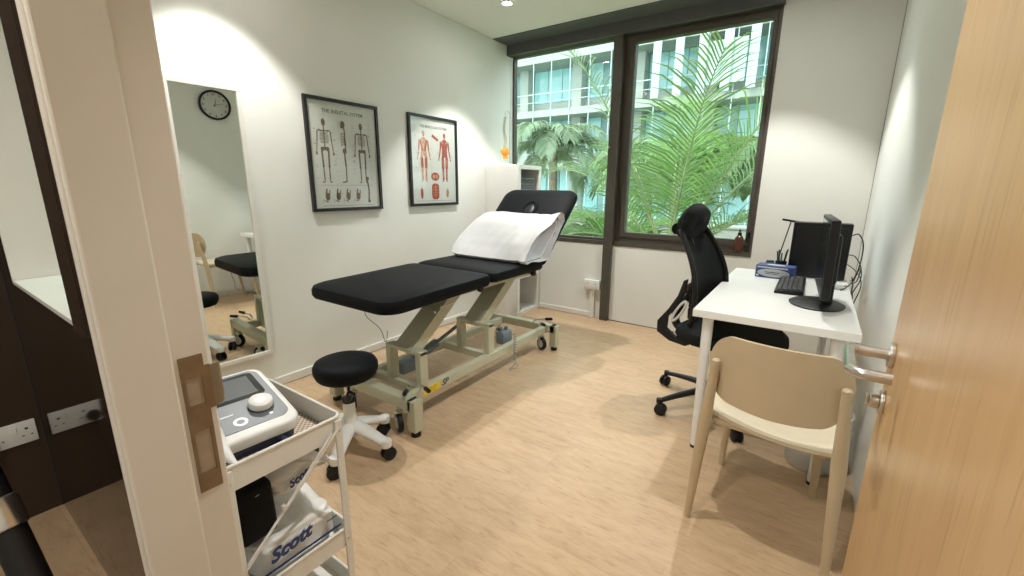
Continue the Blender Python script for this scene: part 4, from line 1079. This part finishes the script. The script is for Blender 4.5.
# ---------------------------------------------------------------- outside
M['conc']=mat('pale_concrete',(.30,.335,.30),.7,var=.06,scale=1)
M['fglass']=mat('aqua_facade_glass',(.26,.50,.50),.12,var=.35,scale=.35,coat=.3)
M['fdark']=mat('dark_glazing',(.17,.30,.30),.25,var=.3,scale=.5)  # darker teal for some panes and the backing band
M['pfin']=mat('pale_aqua_fin_glass',(.34,.44,.44),.15,var=.12,scale=1)
M['fin']=mat('pale_aluminium_fin',(.42,.52,.50),.35,var=.1,scale=2)
M['leaf']=mat('palm_leaf',(.045,.10,.028),.45,var=.45,scale=1.8)
M['leaf2']=mat('bright_palm_leaf',(.10,.21,.04),.42,var=.4,scale=2.5)
M['leaf3']=mat('grey_green_palm_leaf',(.15,.22,.13),.5,var=.35,scale=2)  # paler, greyer green than the other two leaves
for k in ('leaf','leaf2','leaf3'):
    nt=M[k].node_tree; bs=nt.nodes['Principled BSDF']; tr=nt.nodes.new('ShaderNodeBsdfTranslucent'); tr.inputs[0].default_value=(.28,.42,.11,1) if k!='leaf3' else (.33,.42,.24,1)
    mx=nt.nodes.new('ShaderNodeMixShader'); mx.inputs[0].default_value=.22; o=nt.nodes['Material Output']
    nt.links.new(bs.outputs[0],mx.inputs[1]); nt.links.new(tr.outputs[0],mx.inputs[2]); nt.links.new(mx.outputs[0],o.inputs[0])
M['stem']=mat('palm_stem',(.16,.20,.08),.5,var=.3,scale=4)
M['trunk']=mat('palm_trunk',(.22,.18,.13),.8,var=.3,scale=8,bump=.4,bscale=20)
M['ground']=mat('planted_ground',(.10,.15,.06),.9,var=.5,scale=1.2)
M['pave']=mat('pale_paving',(.28,.29,.26),.8,var=.1,scale=2)
struct(B('ground').box(-40,30,D+.4,25,-1.6,-1.5),'ground',smooth=False)
# facade across the court: slabs, columns, glazing bays, fins, railings
FY=26.0
bt=thing('office_building','pale office building with aqua glass bays and white floor slabs beyond the palms','building',(-5,FY,-1.5)); FO=(-5,FY,-1.5)
zs=[-1.2,2.35,5.55,8.75,11.95]
b=B('conc'); b.box(-42,26,FY+1.6,FY+9,-1.5,15.2); b.build('core_wall',bt,FO,smooth=False)
for z in zs[1:]:
    B('conc').box(-42,26,FY-.9,FY+1.6,z,z+.42,.02).build('floor_slab',bt,FO,smooth=False)
for z0,z1 in zip([-1.5]+[q+.42 for q in zs[1:-1]],zs[1:]):
    b=B('conc')
    for k in range(-10,7):
        x=-2.9+3.95*k
        b.box(x-.32,x+.32,FY+.2,FY+1.6,z0,z1)
    b.build('column_row',bt,FO,smooth=False)
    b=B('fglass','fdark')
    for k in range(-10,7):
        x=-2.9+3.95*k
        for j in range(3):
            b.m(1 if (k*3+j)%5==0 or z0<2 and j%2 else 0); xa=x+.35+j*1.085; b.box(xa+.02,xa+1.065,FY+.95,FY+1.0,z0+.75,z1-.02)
        b.m(1).box(x+.35,x+3.6,FY+1.05,FY+1.08,z0,z1)
    tag(b.build('glazing_band',bt,FO,smooth=False),kind='stuff')
    b=B('conc'); b.box(-42,26,FY+.9,FY+1.1,z0,z0+.72); b.build('spandrel',bt,FO,smooth=False)
    b=B('fin')
    for k in range(-31,20): 
        if 1: b.box(-1.6+1.3*k-.022,-1.6+1.3*k+.022,FY-.95,FY-.90,z0-.1,z1+.1)
    tag(b.build('vertical_fins',bt,FO,smooth=False),kind='stuff')
    b=B('fin'); b.box(-42,26,FY-.80,FY-.74,z0+.98,z0+1.03); b.box(-42,26,FY-.79,FY-.76,z0+.5,z0+.53); b.build('railing',bt,FO,smooth=False)
for k in range(9):
    B('pfin').box(-5.6+1.15*k,-5.6+1.15*k+.42,FY-1.30,FY-1.22,5.9,9.4).build('glass_fin_panel',bt,FO,smooth=False)
B('pfin').box(-3.0,-1.1,FY-1.15,FY-1.10,6.3,8.3).build('pale_screen_panel',bt,FO,smooth=False)

def frond(bm,base,dirv,length,droop,nl,ll,lw,twist=0,vshape=.5,lmi=0,smi=1,start=.12,rr=.012,ldroop=.35,side=None,rnd=.15):
    d=Vector(dirv).normalized(); up=Vector((0,0,1)); pts=[]; p=Vector(base); N=22; dd=d.copy()
    for i in range(N+1):
        pts.append(p.copy()); dd=(dd+Vector((0,0,-droop*(i/N)*(2.0/N)))).normalized(); p=p+dd*(length/N)
    bm.m(smi).tube(pts,[rr,rr*.2],6)
    bm.m(lmi)
    for i in range(nl):
        u=start+(1-start)*(i+random.random()*.4)/nl; k=u*N; i0=min(int(k),N-1); c=pts[i0].lerp(pts[i0+1],k-i0); t=(pts[i0+1]-pts[i0]).normalized()
        sd=t.cross(up)
        if sd.length<.05: sd=t.cross(Vector((1,0,0)))
        sd.normalize(); nn=sd.cross(t).normalized()
        for s in (-1,1):
            L_=ll*(math.sin(PI*(.12+.82*u))**.6)*(1+random.uniform(-rnd,rnd))
            a=(.62-.30*u)*PI/2*1.25
            dl=(sd*s*math.sin(a)+t*math.cos(a)+nn*(vshape*(1+random.uniform(-.4,.4)))).normalized()
            m1=c+dl*L_*.35; dl2=(dl+Vector((0,0,-ldroop))).normalized(); m2=m1+dl2*L_*.35; dl3=(dl2+Vector((0,0,-ldroop*1.3))).normalized(); e=m2+dl3*L_*.3
            wv=dl.cross(nn).normalized() if dl.cross(nn).length>.01 else t
            wv=(wv+nn*random.uniform(-.4,.4)).normalized()
            w=lw*(1+random.uniform(-.2,.2))
            P=[c-wv*w*.3,c+wv*w*.3,m1+wv*w*.5,m2+wv*w*.4,e,m2-wv*w*.4,m1-wv*w*.5]
            vs=[bm.bm.verts.new(q) for q in P]
            for fidx in ((0,1,2,6),(6,2,3,5),(5,3,4)):
                f=bm.bm.faces.new([vs[q] for q in fidx]); f.material_index=lmi
def palm(name,label,base,crown,fronds,lm,trunk_r=.12,rest={},group=None,stems=None):
    t=thing(name,label,'palm',base,group=group)
    if trunk_r:
        B('trunk').tube([base,Vector(base).lerp(Vector(crown),.5)+Vector((.05,0,0)),crown],[trunk_r*1.15,trunk_r],14,smooth=5).build('trunk',t,base)
    for (dv_,L_,dr_) in fronds:
        bm=B(lm,'stem'); frond(bm,crown,dv_,L_,dr_,**rest); bm.build('frond',t,base,smooth=False)
    return t
random.seed(11)
# drooping coconut-like palm in the left window
fr_=[]
for k in range(17):
    a=2*PI*k/17+random.uniform(-.12,.12); el=random.uniform(.05,1.0) if k%3 else 1.25
    fr_.append(((math.cos(a),math.sin(a),el*.9),random.uniform(1.6,2.05),random.uniform(2.0,2.9)))
palm('palm_tree','grey-green drooping palm seen through the left window pane',(-3.35,10.2,-1.5),(-3.30,10.2,2.15),fr_,'leaf3',.11,rest=dict(nl=44,ll=.62,lw=.045,vshape=.15,ldroop=.55,rr=.022))
# bright low fan of leaves, left window
fr_=[]
for k in range(15):
    a=PI*.35+PI*1.0*k/14+random.uniform(-.1,.1); fr_.append(((math.cos(a),.35*math.sin(a),random.uniform(.15,1.1)),random.uniform(1.0,1.45),random.uniform(1.2,2.2)))
palm('palm_shrub','bright green low palm shrub at the bottom of the left window',(.15,6.6,-1.5),(.12,6.6,.15),fr_,'leaf2',.06,rest=dict(nl=34,ll=.50,lw=.030,vshape=.35,ldroop=.25,rr=.012))
fr_=[]
for k in range(9):
    a=2*PI*k/9; fr_.append(((math.cos(a),.5*math.sin(a),random.uniform(.0,.8)),random.uniform(.8,1.2),2.2))
palm('palm_shrub','pale arching palm shrub low behind the couch end in the left window',(-1.0,7.4,-1.5),(-1.0,7.4,.15),fr_,'leaf3',.05,rest=dict(nl=30,ll=.42,lw=.028,vshape=.3,ldroop=.4,rr=.01))
# big clumping palm in the right window: long fronds from a low base
t=thing('clumping_palm','large feathery clumping palm filling the right window','palm',(1.15,5.3,-1.5)); PB=(1.15,5.3,-1.5)
B('trunk').tube([(1.15,5.3,-1.5),(1.16,5.3,-.6),(1.18,5.28,.35)],[.09,.06],12,smooth=4).build('trunk',t,PB)
big=[((-.42,.05,1),3.3,.8),((.50,-.1,1),2.5,.35),((-.75,.1,.95),2.4,1.4),((.95,.1,.85),2.3,1.5),((-.12,.5,1),2.9,.9),((.16,-.25,1),2.5,1.3),((-1.0,-.2,.55),1.9,1.7),((1.1,-.2,.5),1.9,1.8),((.6,.4,1),2.8,1.1),((-.5,.5,1),2.8,1.3),((.02,.1,1),2.0,1.8),((.75,-.3,.8),1.9,2.2),((-.55,-.35,.7),1.7,2.2)]
for i,(dv_,L_,dr_) in enumerate(big):
    bm=B(['leaf','leaf2','leaf'][i%3],'stem'); q=(1.17+.05*dv_[0],5.28+.05*dv_[1],.30)
    frond(bm,q,dv_,L_,dr_,nl=44,ll=.72,lw=.018,vshape=.28,ldroop=.30,rr=.020,start=.22,rnd=.35); bm.build('frond',t,PB,smooth=False)
fr_=[]
for k in range(14):
    a=2*PI*k/14+.2; fr_.append(((math.cos(a),math.sin(a),random.uniform(.5,1.4)),random.uniform(1.9,2.6),random.uniform(1.6,2.6)))
palm('palm_tree','second feathery palm with hanging fronds behind the clumping palm',(2.6,8.4,-1.5),(2.55,8.4,1.2),fr_,'leaf',.09,rest=dict(nl=46,ll=.72,lw=.035,vshape=.2,ldroop=.5,rr=.018))
fr_=[]
for k in range(13):
    a=2*PI*k/13+.5; fr_.append(((math.cos(a),math.sin(a),random.uniform(.4,1.3)),random.uniform(1.7,2.3),random.uniform(1.6,2.6)))
palm('palm_tree','bright feathery palm between the two window panes',(.2,9.0,-1.5),(.2,9.0,1.35),fr_,'leaf2',.08,rest=dict(nl=44,ll=.66,lw=.035,vshape=.2,ldroop=.45,rr=.018))
for (nm,x_,y_,z_,sd) in (('dark feathery palm far back at the right side of the right window',4.6,12.6,1.7,1),('dark feathery palm far back behind the middle of the right window',1.3,12.4,1.5,2),('dark feathery palm far back behind the dark window post',-1.5,12.8,1.3,3)):
    random.seed(20+sd); fr_=[]
    for k in range(15):
        a=2*PI*k/15+.3*sd; fr_.append(((math.cos(a),math.sin(a),random.uniform(.1,1.4)),random.uniform(1.9,2.7),random.uniform(1.6,2.8)))
    palm('palm_tree',nm,(x_,y_,-1.5),(x_,y_,z_),fr_,'leaf',.10,rest=dict(nl=40,ll=.75,lw=.05,vshape=.2,ldroop=.5,rr=.018))
# low hedge and wall
t=thing('garden_wall','low pale garden wall across the courtyard beyond the palms','wall',(0,17,-1.5)); b=B('pave'); b.box(-18,14,-.15,.15,0,1.3,.02); b.box(-18,14,-.2,.2,1.3,1.38,.01); b.build('wall_body',t,smooth=False)

# ---------------------------------------------------------------- light, camera
sun=bpy.data.lights.new('sun','SUN'); sun.energy=2.2; sun.angle=.05; sun.color=(1,.97,.90)
o=bpy.data.objects.new('sun',sun); COL.objects.link(o); o.rotation_euler=Vector((-.35,-.55,.85)).to_track_quat('Z','Y').to_euler()
w=bpy.data.worlds.new('world'); sc.world=w; w.use_nodes=True; bg=w.node_tree.nodes['Background']
bg.inputs[0].default_value=(.86,.98,1.0,1); bg.inputs[1].default_value=2.4
cam=bpy.data.cameras.new('camera'); co=bpy.data.objects.new('camera',cam); COL.objects.link(co)
cam.sensor_width=36; cam.lens=434.01/1024*36; cam.clip_start=.02
Rv=Vector((0.82213759,0.56925278,0.00640794)); Uv=Vector((-0.13541181,0.18460939,0.97343876)); Fv=Vector((-0.55294975,0.8011683,-0.22885787))
co.matrix_world=Matrix(((Rv.x,Uv.x,-Fv.x,2.6567),(Rv.y,Uv.y,-Fv.y,-.3148),(Rv.z,Uv.z,-Fv.z,1.2438),(0,0,0,1)))
sc.camera=co
sc.view_settings.view_transform='Standard'; sc.view_settings.look='None'; sc.view_settings.exposure=0.80; sc.view_settings.gamma=1; sc.view_settings.use_curve_mapping=False
